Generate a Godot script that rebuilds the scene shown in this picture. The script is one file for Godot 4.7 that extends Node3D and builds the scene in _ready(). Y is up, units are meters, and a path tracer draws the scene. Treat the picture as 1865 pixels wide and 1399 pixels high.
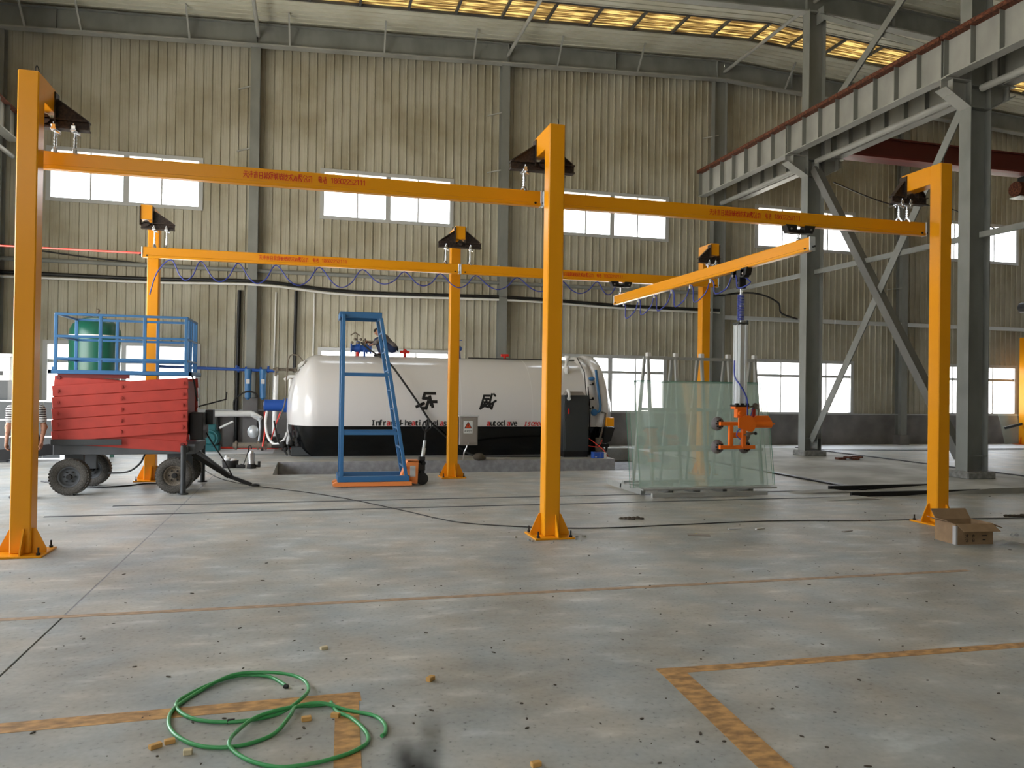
extends Node3D
# Factory hall with a yellow overhead rail crane, an autoclave, a scissor lift and a glass rack.
# Units are metres, y is up; the back wall runs along x at z = -23.84 and the camera stands at the origin, 1.8 m up.

const ZW := -23.84
const RIDGE := 13.35
var M := {}
var used := {}
var rng := RandomNumberGenerator.new()

# ---------------------------------------------------------------- shape helpers
func S() -> SurfaceTool:
	var st := SurfaceTool.new()
	st.begin(Mesh.PRIMITIVE_TRIANGLES)
	return st

func face(st: SurfaceTool, pts: Array, out: Vector3) -> void:
	var n: Vector3 = (pts[1] - pts[0]).cross(pts[2] - pts[0])
	var p := pts.duplicate()
	if n.dot(out) > 0.0:
		p.reverse()
	for i in range(1, p.size() - 1):
		st.add_vertex(p[0]); st.add_vertex(p[i]); st.add_vertex(p[i + 1])

func box(st: SurfaceTool, c: Vector3, size: Vector3, b := Basis(), ch := 0.0) -> void:
	st.set_smooth_group(-1)
	var h := size * 0.5
	var q := [Vector3.ZERO, Vector3.ZERO, Vector3.ZERO]
	for a in 3:
		var u := (a + 1) % 3
		var v := (a + 2) % 3
		for s in [-1.0, 1.0]:
			var ps := []
			for k in [[-1, -1], [1, -1], [1, 1], [-1, 1]]:
				var p := Vector3.ZERO
				p[a] = s * h[a]; p[u] = k[0] * (h[u] - ch); p[v] = k[1] * (h[v] - ch)
				ps.append(c + b * p)
			var o := Vector3.ZERO
			o[a] = s
			face(st, ps, b * o)
	if ch <= 0.0:
		return
	for a in 3:
		var u := (a + 1) % 3
		var v := (a + 2) % 3
		for su in [-1.0, 1.0]:
			for sv in [-1.0, 1.0]:
				var ps := []
				for k in [[-1, 0], [1, 0], [1, 1], [-1, 1]]:
					var p := Vector3.ZERO
					p[a] = k[0] * (h[a] - ch)
					p[u] = su * (h[u] if k[1] == 0 else h[u] - ch)
					p[v] = sv * (h[v] - ch if k[1] == 0 else h[v])
					ps.append(c + b * p)
				var o := Vector3.ZERO
				o[u] = su; o[v] = sv
				face(st, ps, b * o)
	for sx in [-1.0, 1.0]:
		for sy in [-1.0, 1.0]:
			for sz in [-1.0, 1.0]:
				var s := Vector3(sx, sy, sz)
				var ps := []
				for a in 3:
					var p := s * (h - Vector3.ONE * ch)
					p[a] = s[a] * h[a]
					ps.append(c + b * p)
				face(st, ps, b * s)

func bar(st: SurfaceTool, a: Vector3, b: Vector3, w: float, t: float, up := Vector3.UP, ch := 0.0) -> void:
	# a straight box from a to b, w across, t along "up"
	var z := (b - a).normalized()
	if absf(z.dot(up)) > 0.99:
		up = Vector3.FORWARD
	var x := up.cross(z).normalized()
	box(st, (a + b) * 0.5, Vector3(w, t, a.distance_to(b)), Basis(x, z.cross(x), z), ch)

func span(st: SurfaceTool, lo: Vector3, hi: Vector3, ch := 0.0) -> void:
	box(st, (lo + hi) * 0.5, hi - lo, Basis(), ch)

func ring_basis(d: Vector3) -> Basis:
	var z := d.normalized()
	var x := (Vector3.UP if absf(z.y) < 0.9 else Vector3.RIGHT).cross(z).normalized()
	return Basis(x, z.cross(x), z)

func cyl(st: SurfaceTool, a: Vector3, b: Vector3, r0: float, r1 := -1.0, n := 14, caps := true) -> void:
	if r1 < 0.0:
		r1 = r0
	var q := ring_basis(b - a)
	st.set_smooth_group(0)
	for i in n:
		var d0 := q.x * cos(TAU * i / n) + q.y * sin(TAU * i / n)
		var d1 := q.x * cos(TAU * (i + 1) / n) + q.y * sin(TAU * (i + 1) / n)
		if r1 > 0.0 and r0 > 0.0:
			face(st, [a + d0 * r0, a + d1 * r0, b + d1 * r1, b + d0 * r1], d0 + d1)
		elif r0 > 0.0:
			face(st, [a + d0 * r0, a + d1 * r0, b], d0 + d1)
	st.set_smooth_group(-1)
	if caps:
		for e in [[a, r0, -1.0], [b, r1, 1.0]]:
			if e[1] > 0.0:
				var ps := []
				for i in n:
					ps.append(e[0] + (q.x * cos(TAU * i / n) + q.y * sin(TAU * i / n)) * e[1])
				face(st, ps, q.z * e[2])

func tube(st: SurfaceTool, pts: Array, r: float, n := 8, caps := true) -> void:
	var m := pts.size()
	var rings := []
	var q := ring_basis(pts[1] - pts[0])
	for i in m:
		var d: Vector3 = (pts[mini(i + 1, m - 1)] - pts[maxi(i - 1, 0)]).normalized()
		var x := (q.x - d * q.x.dot(d)).normalized()
		q = Basis(x, d.cross(x), d)
		var ring := []
		for k in n:
			ring.append(pts[i] + (q.x * cos(TAU * k / n) + q.y * sin(TAU * k / n)) * r)
		rings.append(ring)
	st.set_smooth_group(0)
	for i in m - 1:
		for k in n:
			var k1 := (k + 1) % n
			face(st, [rings[i][k], rings[i][k1], rings[i + 1][k1], rings[i + 1][k]], rings[i][k] + rings[i][k1] - pts[i] * 2.0)
	st.set_smooth_group(-1)
	if caps:
		face(st, rings[0], pts[0] - pts[1])
		face(st, rings[m - 1], pts[m - 1] - pts[m - 2])

func curve(pts: Array, per := 8) -> Array:
	# a smooth line through the given points
	var out := []
	for i in pts.size() - 1:
		var a: Vector3 = pts[maxi(i - 1, 0)]
		var d: Vector3 = pts[mini(i + 2, pts.size() - 1)]
		for k in per:
			out.append((pts[i] as Vector3).cubic_interpolate(pts[i + 1], a, d, float(k) / per))
	out.append(pts[-1])
	return out

func lathe(st: SurfaceTool, prof: Array, n: int, xf := Transform3D(), close := false) -> void:
	# profile of (radius, height) turned round local y
	st.set_smooth_group(0)
	var m := prof.size() if close else prof.size() - 1
	for j in m:
		var p: Vector2 = prof[j]
		var q: Vector2 = prof[(j + 1) % prof.size()]
		if p.distance_to(q) < 1e-6:
			continue
		var nn := Vector2(q.y - p.y, -(q.x - p.x))
		for i in n:
			var c0 := cos(TAU * i / n); var s0 := sin(TAU * i / n)
			var c1 := cos(TAU * (i + 1) / n); var s1 := sin(TAU * (i + 1) / n)
			var ps := [Vector3(p.x * c0, p.y, p.x * s0), Vector3(p.x * c1, p.y, p.x * s1), Vector3(q.x * c1, q.y, q.x * s1), Vector3(q.x * c0, q.y, q.x * s0)]
			if p.x < 1e-6:
				ps.remove_at(1)
			elif q.x < 1e-6:
				ps.remove_at(3)
			var o := Vector3((c0 + c1) * nn.x, 2.0 * nn.y, (s0 + s1) * nn.x)
			for k in ps.size():
				ps[k] = xf * (ps[k] as Vector3)
			face(st, ps, xf.basis * o)
	st.set_smooth_group(-1)

func prism(st: SurfaceTool, poly: Array, d0: float, d1: float, xf := Transform3D()) -> void:
	# polygon in local xy pushed along local z
	st.set_smooth_group(-1)
	var pk := PackedVector2Array(poly)
	var area := 0.0
	for i in poly.size():
		area += pk[i].cross(pk[(i + 1) % poly.size()])
	var tri := Geometry2D.triangulate_polygon(pk)
	for e in [[d0, -1.0], [d1, 1.0]]:
		for i in range(0, tri.size(), 3):
			var ps := []
			for k in 3:
				ps.append(xf * Vector3(pk[tri[i + k]].x, pk[tri[i + k]].y, e[0]))
			face(st, ps, xf.basis.z * e[1])
	for i in poly.size():
		var a := pk[i]
		var b := pk[(i + 1) % poly.size()]
		var n := Vector2(b.y - a.y, a.x - b.x) * signf(area)
		face(st, [xf * Vector3(a.x, a.y, d0), xf * Vector3(b.x, b.y, d0), xf * Vector3(b.x, b.y, d1), xf * Vector3(a.x, a.y, d1)], xf.basis * Vector3(n.x, n.y, 0))

func sweep(st: SurfaceTool, poly: Array, a: Vector3, b: Vector3, up := Vector3.UP) -> void:
	var z := (b - a).normalized()
	var x := up.cross(z).normalized()
	prism(st, poly, 0.0, a.distance_to(b), Transform3D(Basis(x, z.cross(x), z), a))

func ibeam(h: float, w: float, tw: float, tf: float) -> Array:
	var a := w / 2; var b := tw / 2; var c := h / 2
	return [Vector2(-a, -c), Vector2(a, -c), Vector2(a, -c + tf), Vector2(b, -c + tf), Vector2(b, c - tf), Vector2(a, c - tf), Vector2(a, c), Vector2(-a, c), Vector2(-a, c - tf), Vector2(-b, c - tf), Vector2(-b, -c + tf), Vector2(-a, -c + tf)]

func ball(st: SurfaceTool, c: Vector3, r: Vector3, n := 12) -> void:
	var prof := []
	for i in n / 2 + 1:
		var a := PI * i / (n / 2) - PI / 2
		prof.append(Vector2(maxf(cos(a), 0.0) if i > 0 and i < n / 2 else 0.0, sin(a)))
	lathe(st, prof, n, Transform3D(Basis.from_scale(r), c))

# ---------------------------------------------------------------- blended bodies
func blob(st: SurfaceTool, bones: Array, cell: float, k: float) -> void:
	# bones: [a, b, ra, rb]; tapered capsules joined by a smooth minimum and meshed as surface nets
	var lo := Vector3.ONE * 1e6
	var hi := -lo
	for e in bones:
		var r: float = maxf(e[2], e[3]) + cell * 3
		lo = lo.min(e[0] - Vector3.ONE * r).min(e[1] - Vector3.ONE * r)
		hi = hi.max(e[0] + Vector3.ONE * r).max(e[1] + Vector3.ONE * r)
	var nx := int((hi.x - lo.x) / cell) + 2
	var ny := int((hi.y - lo.y) / cell) + 2
	var nz := int((hi.z - lo.z) / cell) + 2
	var f := PackedFloat32Array()
	f.resize(nx * ny * nz)
	f.fill(1.0)
	for e in bones:
		var a: Vector3 = e[0]
		var ab: Vector3 = e[1] - a
		var l2 := maxf(ab.length_squared(), 1e-9)
		var r := maxf(e[2], e[3]) + k + cell * 2
		var p0: Vector3 = ((a.min(e[1]) - Vector3.ONE * r - lo) / cell).max(Vector3.ZERO)
		var p1: Vector3 = (a.max(e[1]) + Vector3.ONE * r - lo) / cell
		for z in range(int(p0.z), mini(int(p1.z) + 1, nz)):
			for y in range(int(p0.y), mini(int(p1.y) + 1, ny)):
				for x in range(int(p0.x), mini(int(p1.x) + 1, nx)):
					var p := lo + Vector3(x, y, z) * cell
					var t := clampf((p - a).dot(ab) / l2, 0.0, 1.0)
					var d := p.distance_to(a + ab * t) - lerpf(e[2], e[3], t)
					var i := x + nx * (y + ny * z)
					var h := maxf(k - absf(f[i] - d), 0.0) / k
					f[i] = minf(f[i], d) - h * h * k * 0.25
	var ids := {}
	var corner := [0, 1, nx, nx + 1, nx * ny, nx * ny + 1, nx * ny + nx, nx * ny + nx + 1]
	var edges := [[0, 1], [2, 3], [4, 5], [6, 7], [0, 2], [1, 3], [4, 6], [5, 7], [0, 4], [1, 5], [2, 6], [3, 7]]
	for z in nz - 1:
		for y in ny - 1:
			for x in nx - 1:
				var i := x + nx * (y + ny * z)
				var first := f[i] < 0.0
				var crossed := false
				for c in corner:
					if (f[i + c] < 0.0) != first:
						crossed = true
						break
				if not crossed:
					continue
				var sum := Vector3.ZERO
				var n := 0
				for e in edges:
					var fa := f[i + corner[e[0]]]
					var fb := f[i + corner[e[1]]]
					if (fa < 0.0) != (fb < 0.0):
						var t := fa / (fa - fb)
						var va := Vector3(e[0] & 1, (e[0] >> 1) & 1, e[0] >> 2)
						var vb := Vector3(e[1] & 1, (e[1] >> 1) & 1, e[1] >> 2)
						sum += va.lerp(vb, t)
						n += 1
				ids[i] = lo + (Vector3(x, y, z) + sum / n) * cell
	st.set_smooth_group(0)
	var stepv := [1, nx, nx * ny]
	for i in ids:
		for ax in 3:
			var u: int = stepv[(ax + 1) % 3]
			var v: int = stepv[(ax + 2) % 3]
			if i + stepv[ax] >= f.size() or (f[i] < 0.0) == (f[i + stepv[ax]] < 0.0):
				continue
			if not (ids.has(i - u) and ids.has(i - v) and ids.has(i - u - v)):
				continue
			var o := Vector3.ZERO
			o[ax] = 1.0 if f[i] < 0.0 else -1.0
			face(st, [ids[i], ids[i - u], ids[i - u - v], ids[i - v]], o)
	st.set_smooth_group(-1)

# ---------------------------------------------------------------- scene helpers
func numbered(n: String) -> String:
	used[n] = used.get(n, -1) + 1
	return n if used[n] == 0 else "%s_%03d" % [n, used[n]]

func done(st: SurfaceTool) -> ArrayMesh:
	st.generate_normals()
	return st.commit()

func put(called: String, mesh: Mesh, m: Material, parent: Node = self, at := Vector3.ZERO) -> MeshInstance3D:
	var o := MeshInstance3D.new()
	o.mesh = mesh
	o.material_override = m
	o.position = at
	o.name = numbered(called) if parent == self else called
	parent.add_child(o, true)
	return o

func obj(called: String, st: SurfaceTool, m: Material, parent: Node = self) -> MeshInstance3D:
	return put(called, done(st), m, parent)

func tag(o: Node, label: String, category: String, group := "", kind := "") -> Node:
	if label: o.set_meta("label", label)
	if category: o.set_meta("category", category)
	if group: o.set_meta("group", group)
	if kind: o.set_meta("kind", kind)
	return o

func thing(called: String, label: String, category: String, group := "", at := Vector3.ZERO, turn := 0.0) -> Node3D:
	var o := Node3D.new()
	o.name = numbered(called)
	add_child(o)
	o.position = at
	o.rotation.y = turn
	tag(o, label, category, group)
	return o

func struct(called: String, label := "", category := "") -> Node3D:
	var o := Node3D.new()
	o.name = called
	add_child(o)
	tag(o, label, category, "", "structure")
	return o

func dup(src: Node3D, at: Vector3, turn: float, label: String) -> Node3D:
	var base: String = src.get_meta("base", src.name)
	var o: Node3D = src.duplicate()
	o.name = numbered(base)
	add_child(o)
	o.position = at
	o.rotation.y = turn
	o.set_meta("label", label)
	return o

# ---------------------------------------------------------------- materials
func mat(c: Color, rough := 0.6, metal := 0.0) -> StandardMaterial3D:
	var m := StandardMaterial3D.new()
	m.albedo_color = c
	m.roughness = rough
	m.metallic = metal
	return m

func noise_tex(seed_: int, freq: float, lo: Color, hi: Color, size := 512, stretch := Vector2.ONE, mid := 0.5, oct := 5) -> ImageTexture:
	# a seamless noise between two colours; stretch > 1 lengthens the pattern along that axis
	var n := FastNoiseLite.new()
	n.seed = seed_
	n.frequency = freq
	n.fractal_octaves = oct
	var g := n.get_seamless_image(int(size / stretch.x), int(size / stretch.y))
	g.resize(size, size, Image.INTERPOLATE_CUBIC)
	g.convert(Image.FORMAT_L8)
	var src := g.get_data()
	var out := PackedByteArray()
	out.resize(size * size * 3)
	var lut := PackedByteArray()
	lut.resize(768)
	for i in 256:
		var t := clampf((i / 255.0 - 0.5) * 1.6 + mid, 0.0, 1.0)
		var c := lo.lerp(hi, t)
		lut[i * 3] = int(c.r * 255); lut[i * 3 + 1] = int(c.g * 255); lut[i * 3 + 2] = int(c.b * 255)
	for i in src.size():
		var v := src[i] * 3
		out[i * 3] = lut[v]; out[i * 3 + 1] = lut[v + 1]; out[i * 3 + 2] = lut[v + 2]
	return ImageTexture.create_from_image(Image.create_from_data(size, size, false, Image.FORMAT_RGB8, out))

func worn(m: StandardMaterial3D, t: Texture2D, metres: float, flat := true) -> StandardMaterial3D:
	# lay a tone texture over the material, one repeat every so many metres
	m.albedo_texture = t
	m.uv1_triplanar = true
	m.uv1_world_triplanar = flat
	m.uv1_scale = Vector3.ONE / metres
	return m

func floor_image() -> ImageTexture:
	var size := 1536
	var nm := []
	for d in [[11, 0.0035, 5, 1.0], [12, 0.014, 5, 2.2], [13, 0.09, 4, 1.0], [14, 0.005, 4, 1.0]]:
		var n := FastNoiseLite.new()
		n.seed = d[0]
		n.frequency = d[1]
		n.fractal_octaves = d[2]
		var g := n.get_seamless_image(int(size / d[3]), size)
		g.resize(size, size, Image.INTERPOLATE_CUBIC)
		g.convert(Image.FORMAT_L8)
		nm.append(g.get_data())
	var a: PackedByteArray = nm[0]; var b: PackedByteArray = nm[1]; var c: PackedByteArray = nm[2]; var e: PackedByteArray = nm[3]
	var out := PackedByteArray()
	out.resize(size * size * 3)
	for i in size * size:
		var v := 166.0 + (a[i] - 128) * 0.12 + (b[i] - 128) * 0.085 + (c[i] - 128) * 0.05
		var warm := (e[i] - 128) * 0.055
		if b[i] > 178:
			v += (b[i] - 178) * 0.3
		if c[i] < 62:
			v -= (62 - c[i]) * 1.1
		out[i * 3] = clampi(int(v + warm), 0, 255)
		out[i * 3 + 1] = clampi(int(v - 1.0), 0, 255)
		out[i * 3 + 2] = clampi(int(v - 7.0 - warm), 0, 255)
	return ImageTexture.create_from_image(Image.create_from_data(size, size, false, Image.FORMAT_RGB8, out))

func stripe_image(c0: Color, c1: Color, n: int) -> ImageTexture:
	var im := Image.create(16, n * 16, false, Image.FORMAT_RGB8)
	for i in n:
		im.fill_rect(Rect2i(0, i * 16, 16, 8), c0)
		im.fill_rect(Rect2i(0, i * 16 + 8, 16, 8), c1)
	return ImageTexture.create_from_image(im)

func materials() -> void:
	M.floor = worn(mat(Color(1, 1, 1), 0.5), floor_image(), 7.0)
	M.floor.metallic_specular = 0.35
	M.pit = worn(mat(Color(0.66, 0.66, 0.67), 0.85), noise_tex(21, 0.02, Color(0.80, 0.80, 0.80), Color(0.93, 0.93, 0.93)), 2.5)
	M.apron = worn(mat(Color(0.72, 0.72, 0.70), 0.75), noise_tex(22, 0.006, Color(0.80, 0.79, 0.77), Color(1, 1, 1)), 5.0)
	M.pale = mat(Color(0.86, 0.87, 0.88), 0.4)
	M.joint = mat(Color(0.1, 0.1, 0.1), 0.9)
	var dirt := noise_tex(31, 0.006, Color(0.86, 0.835, 0.78), Color(0.99, 0.985, 0.97), 1024, Vector2(1, 1), 0.7)
	M.clad = worn(mat(Color(0.72, 0.71, 0.66), 0.75), dirt, 12.0)
	M.clad.metallic_specular = 0.2
	M.clad2 = worn(mat(Color(0.705, 0.695, 0.645), 0.75), dirt, 12.0)
	M.clad2.metallic_specular = 0.2
	M.dado = worn(mat(Color(0.50, 0.49, 0.485), 0.9), noise_tex(32, 0.008, Color(0.82, 0.82, 0.82), Color(0.97, 0.97, 0.97)), 4.0)
	M.roof = worn(mat(Color(0.83, 0.83, 0.775), 0.6), noise_tex(33, 0.01, Color(0.88, 0.87, 0.84), Color(0.99, 0.99, 0.99), 512, Vector2(1, 1), 0.6), 9.0)
	var sky := noise_tex(34, 0.02, Color(0.46, 0.35, 0.19), Color(0.93, 0.86, 0.66), 512, Vector2(8, 1), 0.72)
	M.skylight = worn(mat(Color(1, 1, 1), 0.6), sky, 1.6)
	M.skylight.backlight_enabled = true
	M.skylight.backlight = Color(0.9, 0.9, 0.9)
	var grunge := noise_tex(35, 0.008, Color(0.88, 0.88, 0.88), Color(1, 1, 1), 512, Vector2(1, 2), 0.65)
	M.steel = worn(mat(Color(0.52, 0.53, 0.515), 0.6), grunge, 4.0)
	M.steel_light = worn(mat(Color(0.63, 0.635, 0.615), 0.55), grunge, 4.0)
	M.steel_shade = worn(mat(Color(0.42, 0.42, 0.405), 0.6), grunge, 4.0)  # same paint as steel, with the shading of the falling brace in the colour
	M.steel_dark = worn(mat(Color(0.30, 0.31, 0.32), 0.6), grunge, 3.0)
	M.rust = worn(mat(Color(0.47, 0.27, 0.18), 0.85), noise_tex(36, 0.03, Color(0.5, 0.42, 0.36), Color(1, 1, 1)), 1.2)
	M.maroon = mat(Color(0.36, 0.06, 0.06), 0.55)
	M.frame = mat(Color(0.70, 0.71, 0.71), 0.5)
	M.glass = mat(Color(0.9, 0.95, 0.95, 0.06), 0.03)
	M.glass.transparency = BaseMaterial3D.TRANSPARENCY_ALPHA
	M.yellow = mat(Color(0.90, 0.60, 0.09), 0.28)
	M.yellow.metallic_specular = 0.35
	M.orange = mat(Color(0.88, 0.42, 0.06), 0.45)
	M.orange_lift = mat(Color(0.93, 0.45, 0.10), 0.4)
	M.orange_pale = mat(Color(0.93, 0.55, 0.28), 0.55)
	M.primer = worn(mat(Color(0.27, 0.215, 0.185), 0.7), noise_tex(37, 0.03, Color(0.5, 0.5, 0.5), Color(1, 0.95, 0.9)), 0.7)
	M.chrome = mat(Color(0.86, 0.87, 0.88), 0.22, 0.9)
	M.alu = mat(Color(0.82, 0.84, 0.85), 0.35, 0.4)
	M.black = mat(Color(0.045, 0.045, 0.05), 0.5)
	M.rubber = mat(Color(0.13, 0.125, 0.12), 0.85)
	M.tyre = worn(mat(Color(0.37, 0.355, 0.335), 0.9), noise_tex(38, 0.04, Color(0.65, 0.65, 0.63), Color(1, 1, 1)), 0.6)
	M.hub = worn(mat(Color(0.55, 0.52, 0.47), 0.7), noise_tex(39, 0.05, Color(0.55, 0.5, 0.45), Color(1, 1, 1)), 0.4)
	M.blue = mat(Color(0.19, 0.41, 0.60), 0.45)
	M.blue_deep = mat(Color(0.10, 0.29, 0.60), 0.4)
	M.hose_blue = mat(Color(0.20, 0.26, 0.62), 0.4)
	M.red = worn(mat(Color(0.70, 0.215, 0.165), 0.55), noise_tex(40, 0.01, Color(0.93, 0.93, 0.93), Color(1, 1, 1)), 1.5)
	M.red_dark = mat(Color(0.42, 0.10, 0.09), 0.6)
	M.red_paint = mat(Color(0.80, 0.13, 0.08), 0.6)
	M.line = worn(mat(Color(0.80, 0.61, 0.38), 0.7), noise_tex(41, 0.03, Color(0.70, 0.70, 0.72), Color(1, 1, 1), 512, Vector2(2, 1), 0.6), 1.1)
	M.line_faint = worn(mat(Color(0.72, 0.60, 0.48), 0.7), noise_tex(42, 0.03, Color(0.78, 0.8, 0.82), Color(1, 1, 1), 512, Vector2(2, 1), 0.6), 1.1)
	M.white = mat(Color(0.86, 0.86, 0.85), 0.3)
	M.tank_white = mat(Color(0.84, 0.83, 0.82), 0.16)
	M.tank_black = mat(Color(0.03, 0.035, 0.04), 0.18)
	M.green = mat(Color(0.09, 0.35, 0.285), 0.3)
	M.teal = mat(Color(0.06, 0.36, 0.38), 0.4)
	M.hose_green = mat(Color(0.27, 0.62, 0.36), 0.35)
	M.hose_red = mat(Color(0.90, 0.25, 0.20), 0.5)
	M.cabinet = mat(Color(0.20, 0.215, 0.22), 0.5)
	M.boxgrey = mat(Color(0.56, 0.53, 0.50), 0.5)
	M.panel = mat(Color(0.78, 0.78, 0.77), 0.4)
	M.card = worn(mat(Color(0.60, 0.49, 0.37), 0.85), noise_tex(43, 0.008, Color(0.9, 0.9, 0.9), Color(1, 1, 1)), 0.8)
	M.card_in = mat(Color(0.50, 0.40, 0.30), 0.9)
	M.plastic = mat(Color(0.85, 0.86, 0.87, 0.55), 0.3)
	M.plastic.transparency = BaseMaterial3D.TRANSPARENCY_ALPHA
	M.sheet = mat(Color(0.90, 0.99, 0.95, 0.13), 0.04)
	M.sheet.transparency = BaseMaterial3D.TRANSPARENCY_ALPHA
	M.sheet_edge = mat(Color(0.30, 0.52, 0.44), 0.2)
	M.ink = mat(Color(0.03, 0.03, 0.035), 0.6)
	M.ink_red = mat(Color(0.80, 0.10, 0.08), 0.6)
	M.skin = mat(Color(0.66, 0.46, 0.36), 0.6)
	M.hair = mat(Color(0.035, 0.03, 0.03), 0.6)
	M.shirt = mat(Color(0.42, 0.40, 0.40), 0.9)
	M.jeans = mat(Color(0.13, 0.19, 0.33), 0.9)
	M.striped = mat(Color(1, 1, 1), 0.9)
	M.striped.albedo_texture = stripe_image(Color(0.85, 0.84, 0.83), Color(0.16, 0.13, 0.16), 6)
	M.striped.uv1_triplanar = true
	M.striped.uv1_scale = Vector3.ONE / 0.21
	M.dark_cloth = mat(Color(0.09, 0.085, 0.09), 0.9)
	M.cable = mat(Color(0.22, 0.21, 0.20), 0.8)
	M.pedestal = worn(mat(Color(0.55, 0.55, 0.54), 0.85), noise_tex(44, 0.02, Color(0.8, 0.8, 0.8), Color(1, 1, 1)), 1.5)
	M.wood = mat(Color(0.80, 0.62, 0.36), 0.8)
	M.wood_pale = mat(Color(0.82, 0.76, 0.62), 0.8)
	M.sludge = mat(Color(0.30, 0.27, 0.23), 0.95)

# ---------------------------------------------------------------- scene
func _ready() -> void:
	rng.seed = 7
	used["camera"] = 0
	# camera: solved from the vanishing points of the photograph
	var cam := Camera3D.new()
	cam.name = "camera"
	var yaw := deg_to_rad(14.6658)
	var pitch := deg_to_rad(0.3805)
	var roll := deg_to_rad(0.8187)
	var fw := Vector3(sin(yaw) * cos(pitch), sin(pitch), -cos(yaw) * cos(pitch))
	var ri := Vector3(cos(yaw), 0, sin(yaw))
	var up := ri.cross(fw)
	cam.transform = Transform3D(Basis(ri * cos(roll) + up * sin(roll), up * cos(roll) - ri * sin(roll), -fw), Vector3(0, 1.8, 0))
	cam.fov = 52.64
	cam.near = 0.02
	cam.far = 300.0
	# a phone's small lens: everything in the hall is sharp, only what almost touches the lens is blurred
	var att := CameraAttributesPhysical.new()
	att.frustum_focal_length = 24.257
	att.frustum_focus_distance = 11.0
	att.exposure_aperture = 12.0
	att.frustum_near = 0.02
	att.frustum_far = 300.0
	cam.attributes = att
	add_child(cam)
	# sky: bright overcast, the only light of the hall besides its own translucent roof lights
	var env := Environment.new()
	var ps := ProceduralSkyMaterial.new()
	ps.sky_top_color = Color(0.93, 0.96, 1.0)
	ps.sky_horizon_color = Color(1.0, 1.0, 1.0)
	ps.ground_horizon_color = Color(1.0, 0.98, 0.94)
	ps.ground_bottom_color = Color(1.0, 0.97, 0.91)
	ps.sky_energy_multiplier = 1.0
	var sky := Sky.new()
	sky.sky_material = ps
	env.background_mode = Environment.BG_SKY
	env.sky = sky
	env.background_energy_multiplier = 1.0
	env.tonemap_mode = Environment.TONE_MAPPER_LINEAR
	env.tonemap_exposure = 10.0
	env.sdfgi_enabled = true
	env.ssao_enabled = true
	env.ssil_enabled = true
	var we := WorldEnvironment.new()
	we.name = "environment"
	we.environment = env
	add_child(we)
	materials()
	floors()
	back_wall()
	other_walls()
	roof()
	steelwork()
	wall_services()
	crane_frame()
	lifter()
	glass_rack()
	autoclave()
	plant_room_bits()
	scissor_lift()
	ladder_stand()
	pallet_jack()
	sign_box()
	people()
	right_bay()
	litter()
	lanyard()

func slab(parent: Node, x0: float, x1: float, z0: float, z1: float) -> void:
	var st := S()
	span(st, Vector3(x0, -0.4, z0), Vector3(x1, 0.0, z1))
	obj("concrete_slab", st, M.floor, parent)

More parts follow.
